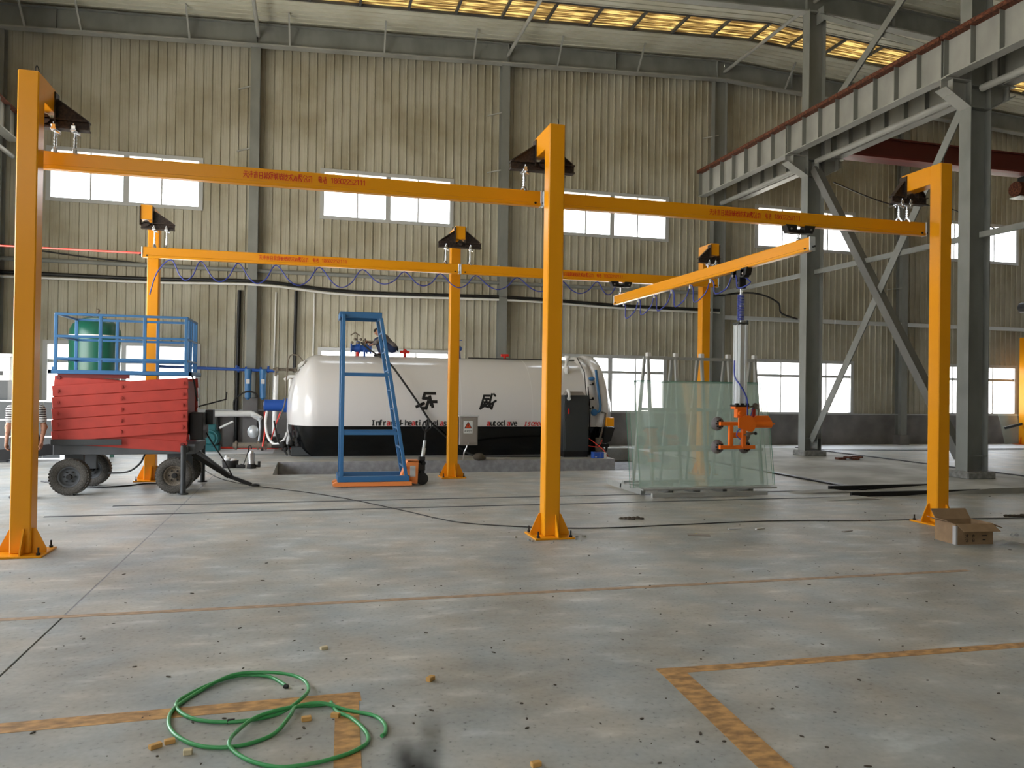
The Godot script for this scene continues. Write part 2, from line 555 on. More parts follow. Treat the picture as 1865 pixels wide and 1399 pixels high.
func floors() -> void:
	var f := struct("floor", "grey dusty concrete floor slabs with a recessed pit", "floor")
	var j := -1.80
	slab(f, -9.0, j - 0.008, -24.1, 9.2)
	# right of the joint: round the loading pit and the trench that the autoclave sits in
	slab(f, j + 0.008, 34.2, -16.38, 9.2)
	slab(f, j + 0.008, -0.68, -19.17, -16.38)
	slab(f, 9.75, 34.2, -24.1, -16.38)
	slab(f, j + 0.008, 7.85, -20.64, -19.17)
	slab(f, j + 0.008, -0.2, -22.7, -20.64)
	slab(f, j + 0.008, 9.75, -24.1, -22.7)
	var st := S()
	span(st, Vector3(-9.0, -0.55, -24.1), Vector3(34.2, -0.41, 9.2))
	obj("pit_floor", st, M.pit, f)
	st = S()
	span(st, Vector3(-0.68, -0.4, -19.172), Vector3(7.852, -0.003, -19.15))
	obj("pit_wall", st, M.pit, f)
	st = S()
	span(st, Vector3(j - 0.008, -0.4, -24), Vector3(j + 0.008, -0.012, 9))
	obj("joint_filler", st, M.joint, f)
	st = S()
	span(st, Vector3(j - 0.0081, -0.3, -24), Vector3(j + 0.0081, -0.0015, -6.7))
	obj("joint_filler", st, M.pit, f)
	# sloping apron under the crane columns
	st = S()
	prism(st, [Vector2(10.15, -0.01), Vector2(12.25, 0.10), Vector2(14.75, 0.10), Vector2(14.75, -0.01)], -21.2, -11.6)
	obj("apron", st, M.apron, f)
	st = S()
	prism(st, [Vector2(10.02, -0.01), Vector2(10.02, 0.03), Vector2(10.15, 0.03), Vector2(10.15, -0.01)], -20.0, -12.4)
	obj("edge_rail_and_gap_shade", st, M.black, f)
	st = S()
	span(st, Vector3(14.70, 0.05, -21.2), Vector3(14.78, 0.125, -11.6))
	obj("edge_rail_and_gap_shade", st, M.steel_dark, f)  # added dark strip standing in for the shadow in the trench gap
	st = S()
	for q in [[8.3, 9.75, -12.44, -12.1], [8.3, 9.6, -11.58, -11.25]]:
		prism(st, [Vector2(q[0], -0.005), Vector2(q[0] + 0.9, 0.035), Vector2(q[1] - 0.3, 0.03), Vector2(q[1], -0.005)], q[2], q[3])
	obj("mortar_ramp", st, M.apron, f)
	# paler floor strips along the back wall
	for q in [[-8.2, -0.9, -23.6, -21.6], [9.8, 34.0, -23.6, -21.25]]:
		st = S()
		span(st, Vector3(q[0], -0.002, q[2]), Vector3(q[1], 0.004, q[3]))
		obj("pale_strip", st, M.pale, f)
	# painted bay markings
	var marks := [
		[M.line_faint, Vector2(-4.2, -6.69), Vector2(6.6, -6.55), 0.075],
		[M.line, Vector2(-3.2, -4.555), Vector2(0.32, -4.60), 0.135],
		[M.line, Vector2(0.245, -4.66), Vector2(0.185, -3.3), 0.13],
		[M.line, Vector2(2.2, -4.585), Vector2(6.4, -4.47), 0.095],
		[M.line, Vector2(2.29, -4.63), Vector2(2.17, -2.9), 0.17]]
	for m in marks:
		st = S()
		var y := 0.0015 if m[0] == M.line_faint or absf(m[1].x - m[2].x) > 1.0 else 0.003
		bar(st, Vector3(m[1].x, y - 0.001, m[1].y), Vector3(m[2].x, y - 0.001, m[2].y), m[3], 0.002)
		obj("floor_marking", st, m[0], f)
	# flush transfer rails across the floor; proud black bars at the right
	for q in [[-3.4, -11.64, 9.2, 40], [-2.75, -12.50, 9.4, 12.98]]:
		var t := thing("floor_rail", "near dark transfer rail crossing the whole floor in front of the glass rack" if q[3] == 40 else "far dark transfer rail, ending as a black bar by the second grey column", "rail", "transfer rails in the floor")
		st = S()
		span(st, Vector3(q[0], -0.01, q[1] - 0.028), Vector3(q[2], 0.006, q[1] + 0.028))
		obj("flush_rail", st, M.steel_dark, t)
		st = S()
		var x1: float = minf(q[3], 33.9)
		span(st, Vector3(q[2], 0.0, q[1] - 0.03), Vector3(x1, 0.085, q[1] + 0.03), 0.006)
		obj("proud_bar", st, M.black, t)
	for q in [-21.0, -21.45]:
		st = S()
		span(st, Vector3(14.8, -0.002, q - 0.03), Vector3(33.9, 0.02, q + 0.03))
		tag(obj("floor_rail", st, M.steel_dark), "thin dark rail on the pale floor strip by the back wall, %s of two" % ["nearer", "farther"][0 if q > -21.2 else 1], "rail", "rails by the back wall")

const WIN_X := [-6.99, 0.31, 7.61, 14.91, 22.21]
const WIN_W := 3.893

func roof_y(x: float) -> float:
	return 12.98 - 0.0485 * absf(x - RIDGE)

func back_wall() -> void:
	var w := struct("wall_back", "tall ribbed cream steel cladding wall with two rows of windows", "wall")
	var pitch := 7.3 / 30.0
	var x := -6.99 - 5 * pitch
	var cache := {}
	var k := 0
	while x < 34.0:
		var cx := x + pitch * 0.5
		var cuts := [1.07, roof_y(cx) - 0.02]
		for wx in WIN_X:
			if cx > wx and cx < wx + WIN_W:
				cuts = [2.90, 6.86, 8.24, roof_y(cx) - 0.02]
		if x < -7.0 + 16.5 * pitch and x > -7.0:
			pass
		var key := "%d_%.2f" % [cuts.size(), cuts[-1]]
		if not cache.has(key):
			var st := S()
			for i in range(0, cuts.size(), 2):
				span(st, Vector3(0, cuts[i], -0.05), Vector3(pitch + 0.012, cuts[i + 1], 0))
				prism(st, [Vector2(0.0, 0.0), Vector2(0.042, 0.0), Vector2(0.030, 0.036), Vector2(0.012, 0.036)], cuts[i], cuts[i + 1], Transform3D(Basis(Vector3.RIGHT, Vector3.BACK, Vector3.DOWN), Vector3(0, cuts[i] + cuts[i + 1], 0)))
				for fl in [0.095, 0.165]:
					prism(st, [Vector2(fl, 0.0), Vector2(fl + 0.02, 0.0), Vector2(fl + 0.014, 0.003), Vector2(fl + 0.006, 0.003)], cuts[i], cuts[i + 1], Transform3D(Basis(Vector3.RIGHT, Vector3.BACK, Vector3.DOWN), Vector3(0, cuts[i] + cuts[i + 1], 0)))
			cache[key] = done(st)
		put("cladding_panel", cache[key], M.clad if (k / 4) % 2 == 0 else M.clad2, w, Vector3(x, 0, ZW))
		x += pitch
		k += 1
	var st := S()
	span(st, Vector3(-8.3, -0.2, ZW - 0.24), Vector3(34, 1.07, ZW + 0.05))
	obj("dado_wall", st, M.dado, w)
	st = S()
	span(st, Vector3(-8.3, 1.06, ZW - 0.06), Vector3(34, 1.10, ZW + 0.075))
	obj("sill_flashing", st, M.frame, w)
	for i in WIN_X.size():
		window(i * 2 + 1, WIN_X[i], 6.86, 8.24, false)
		window(i * 2 + 2, WIN_X[i], 1.10, 2.90, true)
	# grey columns standing against the wall
	for i in 5:
		var cx: float = [-8.15, -1.62, 5.82, 13.30, 20.75][i]
		var c := struct("column_%d" % (i + 1), "grey steel wall column, %s, against the cream cladding" % ["at the far left corner", "behind the blue pipe", "behind the middle of the autoclave", "where the crane girders end", "between the crossed braces and the right yellow post"][i], "column")
		st = S()
		var main := i == 3
		var sect := ibeam(0.46 if main else 0.30, 0.26, 0.012, 0.014)
		var x_ax := Vector3.BACK if main else Vector3.RIGHT
		var top := roof_y(cx) - 0.6
		# local y of the section runs along the web
		prism(st, sect, 0.0, top, Transform3D(Basis(Vector3.BACK, Vector3.RIGHT, Vector3.UP) if main else Basis(Vector3.RIGHT, Vector3.FORWARD, Vector3.UP), Vector3(cx, 0.0, ZW + (0.22 if main else 0.21))))
		obj("shaft", st, M.steel, c)
		st = S()
		span(st, Vector3(cx - 0.2, 0.0, ZW + 0.03), Vector3(cx + 0.2, 1.45 if i == 1 else 0.35, ZW + 0.42), 0.01)
		obj("pedestal", st, M.dado, c)
		for y in [5.6, 8.6, 10.4]:
			st = S()
			bar(st, Vector3(cx - 0.05, y + 0.06, ZW + 0.3), Vector3(cx - 0.5, y, ZW + 0.02), 0.035, 0.035)
			obj("strut", st, M.steel_light, c)

func window(n: int, x: float, y0: float, y1: float, low: bool) -> void:
	var o := struct("window_%d" % n, "%s window band in the back wall, number %d from the left, white with daylight" % ["lower" if low else "upper", (n + 1) / 2], "window")
	var st := S()
	var z := ZW
	var x1 := x + WIN_W
	for q in [[x - 0.07, x + 0.05, y0 - 0.02, y1 + 0.07], [x1 - 0.05, x1 + 0.07, y0 - 0.02, y1 + 0.07]]:
		span(st, Vector3(q[0], q[2], z - 0.08), Vector3(q[1], q[3], z + 0.045))
	span(st, Vector3(x - 0.07, y1 - 0.04, z - 0.08), Vector3(x1 + 0.07, y1 + 0.07, z + 0.047))
	span(st, Vector3(x - 0.07, y0 - 0.06, z - 0.08), Vector3(x1 + 0.07, y0 + 0.04, z + 0.047))
	var mid := x + WIN_W * 0.5
	span(st, Vector3(mid - 0.075, y0, z - 0.07), Vector3(mid + 0.075, y1, z + 0.03))
	obj("window_frame", st, M.frame, o)
	st = S()
	for b in [x + WIN_W * 0.265, x + WIN_W * 0.735]:
		span(st, Vector3(b - 0.02, y0, z - 0.05), Vector3(b + 0.02, y1, z - 0.01))
	if low:
		span(st, Vector3(x, 2.36, z - 0.06), Vector3(x1, 2.45, z + 0.0))
	obj("glazing_bar", st, M.frame, o)
	var xs := [x + 0.05, x + WIN_W * 0.265, mid, x + WIN_W * 0.735, x1 - 0.05]
	var ys := [y0 + 0.03, 2.40, y1 - 0.03] if low else [y0 + 0.03, y1 - 0.03]
	for j in ys.size() - 1:
		for i in 4:
			st = S()
			span(st, Vector3(xs[i], ys[j], z - 0.034), Vector3(xs[i + 1], ys[j + 1], z - 0.029))
			obj("pane", st, M.glass, o)

func other_walls() -> void:
	# left wall with a wide open gateway and a window band
	var w := struct("wall_left", "cream cladding side wall with an open gateway, left of the view", "wall")
	var st := S()
	var a := -8.5
	var b := -8.3
	for q in [[-24.1, 9.2, 8.3, 12.4], [-24.1, 9.2, 5.4, 6.9], [-24.1, -18.5, 0.0, 5.4], [-8.2, 9.2, 0.0, 5.4], [-24.1, -10.0, 6.9, 8.3], [8.0, 9.2, 6.9, 8.3]]:
		span(st, Vector3(a, q[2], q[0]), Vector3(b, q[3], q[1]))
	obj("cladding", st, M.clad, w)
	w = struct("wall_right", "cream cladding side wall at the far right of the hall", "wall")
	st = S()
	for q in [[0.0, 6.9], [8.3, 12.4]]:
		span(st, Vector3(34.0, q[0], -24.1), Vector3(34.2, q[1], 9.2))
	span(st, Vector3(34.0, 6.8, -18.0), Vector3(34.2, 8.4, 9.2))
	obj("cladding", st, M.clad, w)
	w = struct("wall_front", "cream cladding wall behind the camera", "wall")
	st = S()
	for q in [[-8.5, 34.2, 0.0, 1.1], [-8.5, 34.2, 2.9, 6.9], [-8.5, 34.2, 8.3, 13.1]]:
		span(st, Vector3(q[0], q[2], 9.0), Vector3(q[1], q[3], 9.2))
	for q in [[-8.5, -7.0], [-3.1, 34.2]]:
		span(st, Vector3(q[0], 0, 9.0), Vector3(q[1], 13.0, 9.2))
	obj("cladding", st, M.clad, w)

const LIGHT_Z := [-21.3, -15.3]

func roof() -> void:
	var c := struct("ceiling", "pale ribbed roof lining with rows of dirty yellow roof lights", "ceiling")
	for side in [-1.0, 1.0]:
		var x_end: float = -8.5 if side < 0 else 34.2
		var z := -24.1
		var n := 0
		var dx: float = x_end - RIDGE
		var len := sqrt(dx * dx + pow(dx * 0.0485, 2))
		var bx := Vector3(dx, -absf(dx) * 0.0485, 0).normalized()
		var by: Vector3 = Vector3.BACK.cross(bx)
		if by.y < 0: by = -by
		while z < 9.2:
			var z1 := z + 0.75
			for lz in LIGHT_Z:
				if z < lz - 0.6 and z1 > lz - 0.6: z1 = lz - 0.6
			var lit := false
			for lz in LIGHT_Z:
				if absf(z - (lz - 0.6)) < 0.001:
					lit = true
					z1 = lz + 0.6
			var xf := Transform3D(Basis(bx, by, Vector3.BACK), Vector3(RIDGE, 12.98, 0))
			if not lit:
				var st := S()
				box(st, xf * Vector3(len / 2, 0.05, (z + z1) / 2), Vector3(len, 0.08, z1 - z), xf.basis)
				for k in int((z1 - z) / 0.25 + 0.5):
					var zz := z + k * 0.25 + 0.1
					box(st, xf * Vector3(len / 2, 0.0, zz), Vector3(len, 0.03, 0.03), xf.basis)
				obj("roof_sheet", st, M.roof, c)
			else:
				var detail: bool = n == 0 or z < -20.0
				var step := 1.35 if detail else len
				var u := 0.0
				while u < len - 0.1:
					var u1 := minf(u + step, len)
					var st := S()
					box(st, xf * Vector3((u + u1) / 2, 0.06, (z + z1) / 2), Vector3(u1 - u - 0.05, 0.006, z1 - z), xf.basis)
					for k in 4:
						box(st, xf * Vector3((u + u1) / 2, 0.05, z + 0.16 + k * 0.29), Vector3(u1 - u - 0.05, 0.03, 0.03), xf.basis)
					obj("roof_light", st, M.skylight, c)
					if detail:
						st = S()
						box(st, xf * Vector3(u, 0.03, (z + z1) / 2), Vector3(0.06, 0.12, z1 - z), xf.basis)
						obj("purlin", st, M.steel_dark, c)
					u = u1
				for e in [z, z1]:
					var st := S()
					box(st, xf * Vector3(len / 2, 0.04, e), Vector3(len, 0.12, 0.03), xf.basis)
					obj("light_kerb", st, M.steel_dark, c)
			n += 1
			z = z1

func rafter(i: int, z: float) -> void:
	var t := thing("rafter", ["grey steel rafter along the top of the back wall", "grey rafter over the first free standing column", "grey rafter over the second free standing column", "grey rafter above the yellow posts", "grey rafter overhead near the camera"][i], "rafter", "roof rafters")
	tag(t, "", "", "", "structure")
	for side in [-1.0, 1.0]:
		var x_end: float = -8.3 if side < 0 else 34.0
		var st := S()
		sweep(st, ibeam(0.62, 0.24, 0.012, 0.02), Vector3(RIDGE, 12.59, z), Vector3(x_end, 12.59 - absf(x_end - RIDGE) * 0.0485, z))
		obj("beam", st, M.steel, t)
		st = S()
		bar(st, Vector3(RIDGE, 12.295, z), Vector3(x_end, 12.295 - absf(x_end - RIDGE) * 0.0485, z), 0.26, 0.04)
		obj("bottom_flange", st, M.steel_light, t)  # lighter steel colour stands in for the light on the flange edges
	if i > 1:
		return
	var st := S()
	for x in [-6.75, -1.6, 5.85, 9.4, 13.05, 15.9, 20.7]:
		st = S()
		span(st, Vector3(x - 0.008, roof_y(x) - 0.68, z + 0.01), Vector3(x + 0.008, roof_y(x) - 0.09, z + 0.12))
		obj("stiffener", st, M.steel, t)
	for x in [-7.48, -6.12, -3.38, -0.68, 2.02, 4.73, 7.43, 10.16, 15.6, 18.3]:
		st = S()
		bar(st, Vector3(x, roof_y(x) - 0.66, z + 0.12), Vector3(x - 0.02, roof_y(x) + 0.0, z + 0.75), 0.045, 0.045)
		obj("fly_brace", st, M.steel_light, t)

func steelwork() -> void:
	var zs := [-23.42, -18.6, -13.2, -7.8, -2.4]
	for i in 5:
		rafter(i, zs[i])
	# round struts under the roof from frame to frame
	for i in 3:
		var x: float = [-1.55, 5.85, 13.35][i]
		var st := S()
		cyl(st, Vector3(x, roof_y(x) - 0.42, -23.4), Vector3(x, roof_y(x) - 0.30, -13.2), 0.055, -1.0, 12)
		tag(obj("roof_strut", st, M.steel_light), "round grey roof strut running forward from the top of the %s wall column" % ["left", "middle", "crane girder"][i], "strut", "round roof struts")
	# free standing crane columns with corbels
	for i in 4:
		var z: float = [-18.6, -13.2, -7.8, -2.4][i]
		var c := struct("column_%d" % (i + 6), ["grey steel crane column standing left of the crossed braces", "big grey steel crane column behind the right yellow post", "grey crane column beside the camera", "grey crane column behind the camera"][i], "column")
		var st := S()
		prism(st, ibeam(0.52, 0.30, 0.014, 0.018), 0.1, roof_y(13.36) - 0.65, Transform3D(Basis(Vector3.BACK, Vector3.RIGHT, Vector3.UP), Vector3(13.36, 0, z)))
		obj("shaft", st, M.steel, c)
		st = S()
		span(st, Vector3(13.0, 0.08, z - 0.27), Vector3(13.72, 0.24, z + 0.27), 0.03)
		obj("pedestal", st, M.pedestal, c)
		for y in [0.55, 7.75, 8.2]:
			st = S()
			span(st, Vector3(13.1, y, z - 0.145), Vector3(13.62, y + 0.016, z + 0.145))
			obj("stiffener", st, M.steel, c)
		for s in [-1.0, 1.0]:
			st = S()
			var x0: float = 13.36 + s * 0.26
			prism(st, [Vector2(x0, 7.75), Vector2(x0 + s * 0.62, 8.10), Vector2(x0 + s * 0.62, 8.30), Vector2(x0, 8.30)], z - 0.008, z + 0.008)
			for q in [[Vector3(x0, 7.76, z), Vector3(x0 + s * 0.62, 8.10, z)], [Vector3(x0, 8.29, z), Vector3(x0 + s * 0.64, 8.29, z)]]:
				bar(st, q[0], q[1], 0.30, 0.02)
			span(st, Vector3(x0 + s * 0.44, 7.98, z - 0.14), Vector3(x0 + s * 0.456, 8.29, z + 0.14))
			obj("corbel", st, M.steel_light, c)
	# crane runway girders on both sides of the column line
	var ends := [-23.55, -18.6, -13.2, -7.8]
	for s in [-1.0, 1.0]:
		for i in 3:
			var x: float = 13.36 + s * 0.72
			var g := thing("crane_girder", "grey %s crane girder with stiffeners, %s" % ["left hand" if s < 0 else "right hand shaded", ["farthest length ending at the back wall", "length between the two free columns", "nearest length leaving the frame"][i]], "girder", "crane runway girders")
			var z0: float = ends[i] + 0.015
			var z1: float = ends[i + 1] - 0.015
			var st := S()
			span(st, Vector3(x - 0.006, 8.34, z0), Vector3(x + 0.006, 9.12, z1))
			obj("web", st, M.steel_light, g)
			st = S()
			span(st, Vector3(x - 0.13, 8.32, z0), Vector3(x + 0.13, 8.345, z1))
			obj("bottom_flange", st, M.steel_light, g)
			st = S()
			span(st, Vector3(x - 0.17, 9.105, z0), Vector3(x + 0.17, 9.145, z1))
			obj("top_flange", st, M.rust, g)
			st = S()
			span(st, Vector3(x - 0.06, 9.145, z0), Vector3(x + 0.06, 9.16, z1))
			span(st, Vector3(x - 0.012, 9.16, z0), Vector3(x + 0.012, 9.23, z1))
			span(st, Vector3(x - 0.035, 9.225, z0), Vector3(x + 0.035, 9.27, z1), 0.008)
			obj("rail", st, M.rust, g)
			var n := int((z1 - z0) / 0.675 + 0.5)
			for k in n + 1:
				st = S()
				var z := lerpf(z0 + 0.02, z1 - 0.02, float(k) / n)
				span(st, Vector3(x - 0.125, 8.345, z - 0.006), Vector3(x + 0.125, 9.12, z + 0.006))
				obj("stiffener", st, M.steel, g)
			st = S()
			span(st, Vector3(x - 0.20, 9.10, z0), Vector3(x - 0.17, 9.19, z1))
			obj("conductor_bar", st, M.rust, g)
	var lg := thing("crane_girder", "grey crane girder along the left wall, just showing left of the front left post", "girder", "crane runway girders")
	var ls := S()
	span(ls, Vector3(-7.756, 8.27, -23.55), Vector3(-7.744, 9.0, -17.0))
	obj("web", ls, M.steel_light, lg)
	for q in [[8.25, M.steel_light, "bottom_flange"], [9.0, M.rust, "top_flange"]]:
		ls = S()
		span(ls, Vector3(-7.90, q[0], -23.55), Vector3(-7.60, q[0] + 0.03, -17.0))
		obj(q[2], ls, q[1], lg)
	for k in 10:
		ls = S()
		span(ls, Vector3(-7.88, 8.28, -23.5 + k * 0.675), Vector3(-7.62, 9.0, -23.488 + k * 0.675))
		obj("stiffener", ls, M.steel, lg)
	ls = S()
	cyl(ls, Vector3(-7.78, 7.85, -23.5), Vector3(-7.78, 7.85, -17.0), 0.06, -1.0, 12)
	tag(obj("column_tie", ls, M.steel_light), "round pale tie pipe at the left wall under the left crane girder", "tie", "round tie pipes")
	# ties and braces in the column line
	for i in 3:
		var st := S()
		cyl(st, Vector3(13.36, 8.16, [-23.5, -18.44, -13.04][i]), Vector3(13.36, 8.16, [-18.76, -13.36, -7.96][i]), 0.075, -1.0, 14)
		tag(obj("column_tie", st, M.steel_light), ["round pale tie pipe under the girders, from back wall to first free column", "round pale tie pipe under the girders between the two free columns", "round pale tie pipe under the girders right of the second column"][i], "tie", "round tie pipes")
		st = S()
		bar(st, Vector3(13.36, 5.12, [-23.5, -18.44, -13.04][i]), Vector3(13.36, 5.12, [-18.76, -13.36, -7.96][i]), 0.07, 0.12)
		tag(obj("column_tie", st, M.steel), ["grey mid height tie from back wall to first free column", "grey mid height tie crossing behind the crossed braces", "grey mid height tie right of the second column"][i], "tie", "mid height ties")
	for q in [[Vector3(13.33, 7.95, -18.45), Vector3(13.33, 0.5, -13.45), "crossed brace falling from the first column top to the second column foot"],
			[Vector3(13.39, 0.5, -18.45), Vector3(13.39, 7.95, -13.45), "crossed brace rising from the first column foot to behind the right yellow post"],
			[Vector3(13.33, 8.9, -18.4), Vector3(13.33, 12.2, -13.4), "upper brace rising above the crane girder toward the roof"],
			[Vector3(13.39, 12.15, -18.4), Vector3(13.39, 8.9, -13.4), "thin upper brace falling from the first column top to the girder"]]:
		var t := thing("diagonal_brace", "grey " + q[2], "brace", "diagonal braces")
		var st := S()
		var low: bool = q[0].y < 8.5
		var side := (q[1] - q[0] as Vector3).cross(Vector3.RIGHT).normalized()
		var w := 0.10 if low or q[0].y < 10.0 else 0.06
		sweep(st, [Vector2(-w, -w), Vector2(w, -w), Vector2(w, -w + 0.014), Vector2(-w + 0.014, -w + 0.014), Vector2(-w + 0.014, w), Vector2(-w, w)], q[0], q[1], Vector3.RIGHT)
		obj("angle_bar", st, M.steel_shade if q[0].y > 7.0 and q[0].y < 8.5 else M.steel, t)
		for e in [q[0], q[1]]:
			st = S()
			box(st, e, Vector3(0.016, 0.42, 0.3))
			obj("gusset_plate", st, M.steel, t)

func wall_services() -> void:
	var z := ZW + 0.12
	var st := S()
	cyl(st, Vector3(-8.2, 5.13, z + 0.05), Vector3(13.1, 5.13, z + 0.05), 0.06, -1.0, 10)
	tag(obj("wall_girt", st, M.steel), "grey round bar running level along the cream wall below the upper windows", "bar")
	st = S()
	tube(st, curve([Vector3(-8.2, 4.65, z), Vector3(-4.5, 4.66, z), Vector3(-1.5, 4.70, z + 0.25), Vector3(0.56, 4.58, z), Vector3(2.2, 4.56, z), Vector3(6.2, 4.58, z + 0.2), Vector3(10, 4.50, z), Vector3(13.4, 4.48, z + 0.1)], 6), 0.035, 8)
	tag(obj("white_pipe", st, M.white), "thin white pipe sagging along the back wall at head height of the rack", "pipe")
	st = S()
	tube(st, curve([Vector3(-8.2, 4.77, z), Vector3(-4.5, 4.76, z), Vector3(-1.5, 4.80, z + 0.25), Vector3(0.56, 4.68, z), Vector3(2.2, 4.65, z), Vector3(6.2, 4.67, z + 0.2), Vector3(10, 4.59, z), Vector3(13.4, 4.57, z + 0.1)], 6), 0.05, 8)
	tag(obj("black_pipe", st, M.black), "black cable bundle lying just above the thin white pipe on the back wall", "cable")
	for i in 3:
		st = S()
		var x0: float = [13.6, 17.95, 22.9][i]
		span(st, Vector3(x0, 4.27, z), Vector3(x0 + [4.3, 4.85, 10.0][i], 4.41, z + 0.1), 0.01)
		tag(obj("cable_tray", st, M.alu), ["shiny cable tray on the back wall left of the first column brace", "shiny cable tray on the back wall behind the crossed braces", "dull cable tray on the back wall right of the second column"][i], "cable tray", "cable trays on the back wall")
	st = S()
	tube(st, curve([Vector3(-8.3, 4.72, -18.6), Vector3(-6.5, 4.50, -17.4), Vector3(-4.6, 4.30, -16.15), Vector3(-2.93, 4.13, -15.05)], 8), 0.018, 6)
	tag(obj("red_hose", st, M.hose_red), "thin red air hose stretched from the left wall to the back rail end", "hose")
	st = S()
	tube(st, curve([Vector3(-8.2, 5.50, z), Vector3(-6.0, 5.28, z), Vector3(-3.9, 5.14, z)], 6), 0.022, 6)
	tag(obj("black_cable", st, M.black), "thin black cable falling to the grey bar at the left", "cable")
	# drop pipes between column and tank
	st = S()
	tube(st, [Vector3(-1.98, 4.55, z), Vector3(-2.02, 0.15, z)], 0.055, 10)
	tube(st, [Vector3(-2.02, 0.95, z), Vector3(-2.5, 0.95, z + 0.05), Vector3(-2.5, 0.05, z + 0.05)], 0.05, 10)
	tag(obj("drain_pipe", st, M.black), "black drop pipe on the wall left of the blue filters, bent at the foot", "pipe")
	st = S()
	tube(st, [Vector3(-0.40, 4.60, z), Vector3(-0.42, 2.2, z)], 0.05, 10)
	tag(obj("drain_pipe", st, M.black), "black drop pipe on the wall going down behind the tank's left end", "pipe")
	st = S()
	tube(st, [Vector3(-0.97, 4.55, ZW + 0.045), Vector3(-1.02, 1.12, ZW + 0.045)], 0.022, 8)
	tag(obj("white_conduit", st, M.white), "thin white conduit on the wall beside the blue filters", "conduit", "white conduits on the wall")
	st = S()
	tube(st, [Vector3(0.12, 4.56, ZW + 0.045), Vector3(0.10, 1.12, ZW + 0.045)], 0.022, 8)
	tag(obj("white_conduit", st, M.white), "thin white conduit on the wall above the tank's left shoulder", "conduit", "white conduits on the wall")
	st = S()
	tube(st, curve([Vector3(13.0, 5.0, -23.3), Vector3(14.4, 5.15, -23.2), Vector3(15.4, 4.9, -23.3), Vector3(15.7, 4.55, -23.5), Vector3(16.4, 4.38, -23.6)], 6), 0.03, 8)
	tag(obj("black_cable", st, M.black), "black cable looping down to the shiny tray behind the blue spiral hose", "cable")
	st = S()
	tube(st, curve([Vector3(16.2, 8.6, -21.5), Vector3(18.4, 8.05, -21.5), Vector3(20.6, 8.1, -21.5), Vector3(23.0, 7.4, -21.5)], 8), 0.02, 6)
	tag(obj("black_cable", st, M.black), "thin black crane cable drooping below the maroon beam", "cable")

# ---------------------------------------------------------------- yellow rail crane
const POSTS := [[-2.87, -9.17, -1.0], [2.89, -9.12, -1.0], [8.58, -9.05, -1.0], [-2.83, -15.72, 1.0], [2.83, -15.52, 1.0], [8.36, -15.40, 1.0]]

func gl(st: SurfaceTool, strokes: Array, org: Vector2, size: Vector2, w: float, skew: float, on: Callable) -> void:
	# brush strokes written as pairs of grid digits, laid on a surface by on(x, y)
	st.set_smooth_group(-1)
	for s in strokes:
		var t: String = s
		var pts := []
		for i in range(0, t.length() - 1, 2):
			pts.append(Vector2(int(t[i]), int(t[i + 1])) / 9.0)
		for i in pts.size() - 1:
			var a: Vector2 = pts[i]
			var b: Vector2 = pts[i + 1]
			a = org + Vector2((a.x + a.y * skew) * size.x, a.y * size.y)
			b = org + Vector2((b.x + b.y * skew) * size.x, b.y * size.y)
			var d := (b - a).normalized() * w * 0.5
			a -= d * 0.8
			b += d * 0.8
			var n := Vector2(-d.y, d.x)
			var m := maxi(1, int(a.distance_to(b) / 0.06))
			for k in m:
				var p := a.lerp(b, float(k) / m)
				var q := a.lerp(b, float(k + 1) / m)
				var ps := []
				for v in [p + n, q + n, q - n, p - n]:
					ps.append(on.call(v.x, v.y))
				face(st, ps, on.call(0.0, -99.0))

const HANZI := {
	"tian": ["1888", "0595", "5855", "5500", "5590"], "jin": ["1827", "0615", "0024", "4888", "4696", "3494", "4282", "6960"],
	"shi": ["5958", "1797", "2520", "2585", "8581", "5750"], "ri": ["2820", "2888", "8880", "2484", "2080"],
	"sheng": ["2925", "2989", "8985", "2787", "2585", "5443", "0292", "3430", "7470"], "yuan": ["1827", "0615", "0024", "3999", "3930", "5797", "5784", "9794", "5494", "7470", "5230", "8292"],
	"bo": ["0838", "0535", "0232", "2822", "4797", "7975", "4740", "4595", "9540", "5590"], "li": ["0838", "0535", "0232", "2822", "4797", "7978", "5676", "4595", "4540", "9590", "7250"],
	"ji": ["1910", "0636", "0333", "4797", "7975", "4595", "9540", "5090"], "shu": ["0797", "5950", "5600", "5690", "7988"],
	"you": ["0797", "5700", "3530", "3585", "8580", "3383", "3181"], "xian": ["1910", "1939", "3925", "2535", "3513", "4940", "4989", "8985", "4787", "4580", "9460"],
	"gong": ["3906", "6996", "5520", "2080", "7590"], "si": ["1888", "8880", "1666", "2444", "2420", "4440"],
	"dian": ["2823", "2888", "8883", "2585", "2383", "5951", "5191", "9193"], "hua": ["1827", "0525", "2522", "4888", "4696", "6964", "4440", "4484", "8480", "4080"],
	"wei": ["3906", "3979", "2797", "2720", "4585", "4540", "4090"], "xian2": ["1910", "1939", "3925", "2535", "6946", "6996", "5575", "4363", "8373", "4090"]}

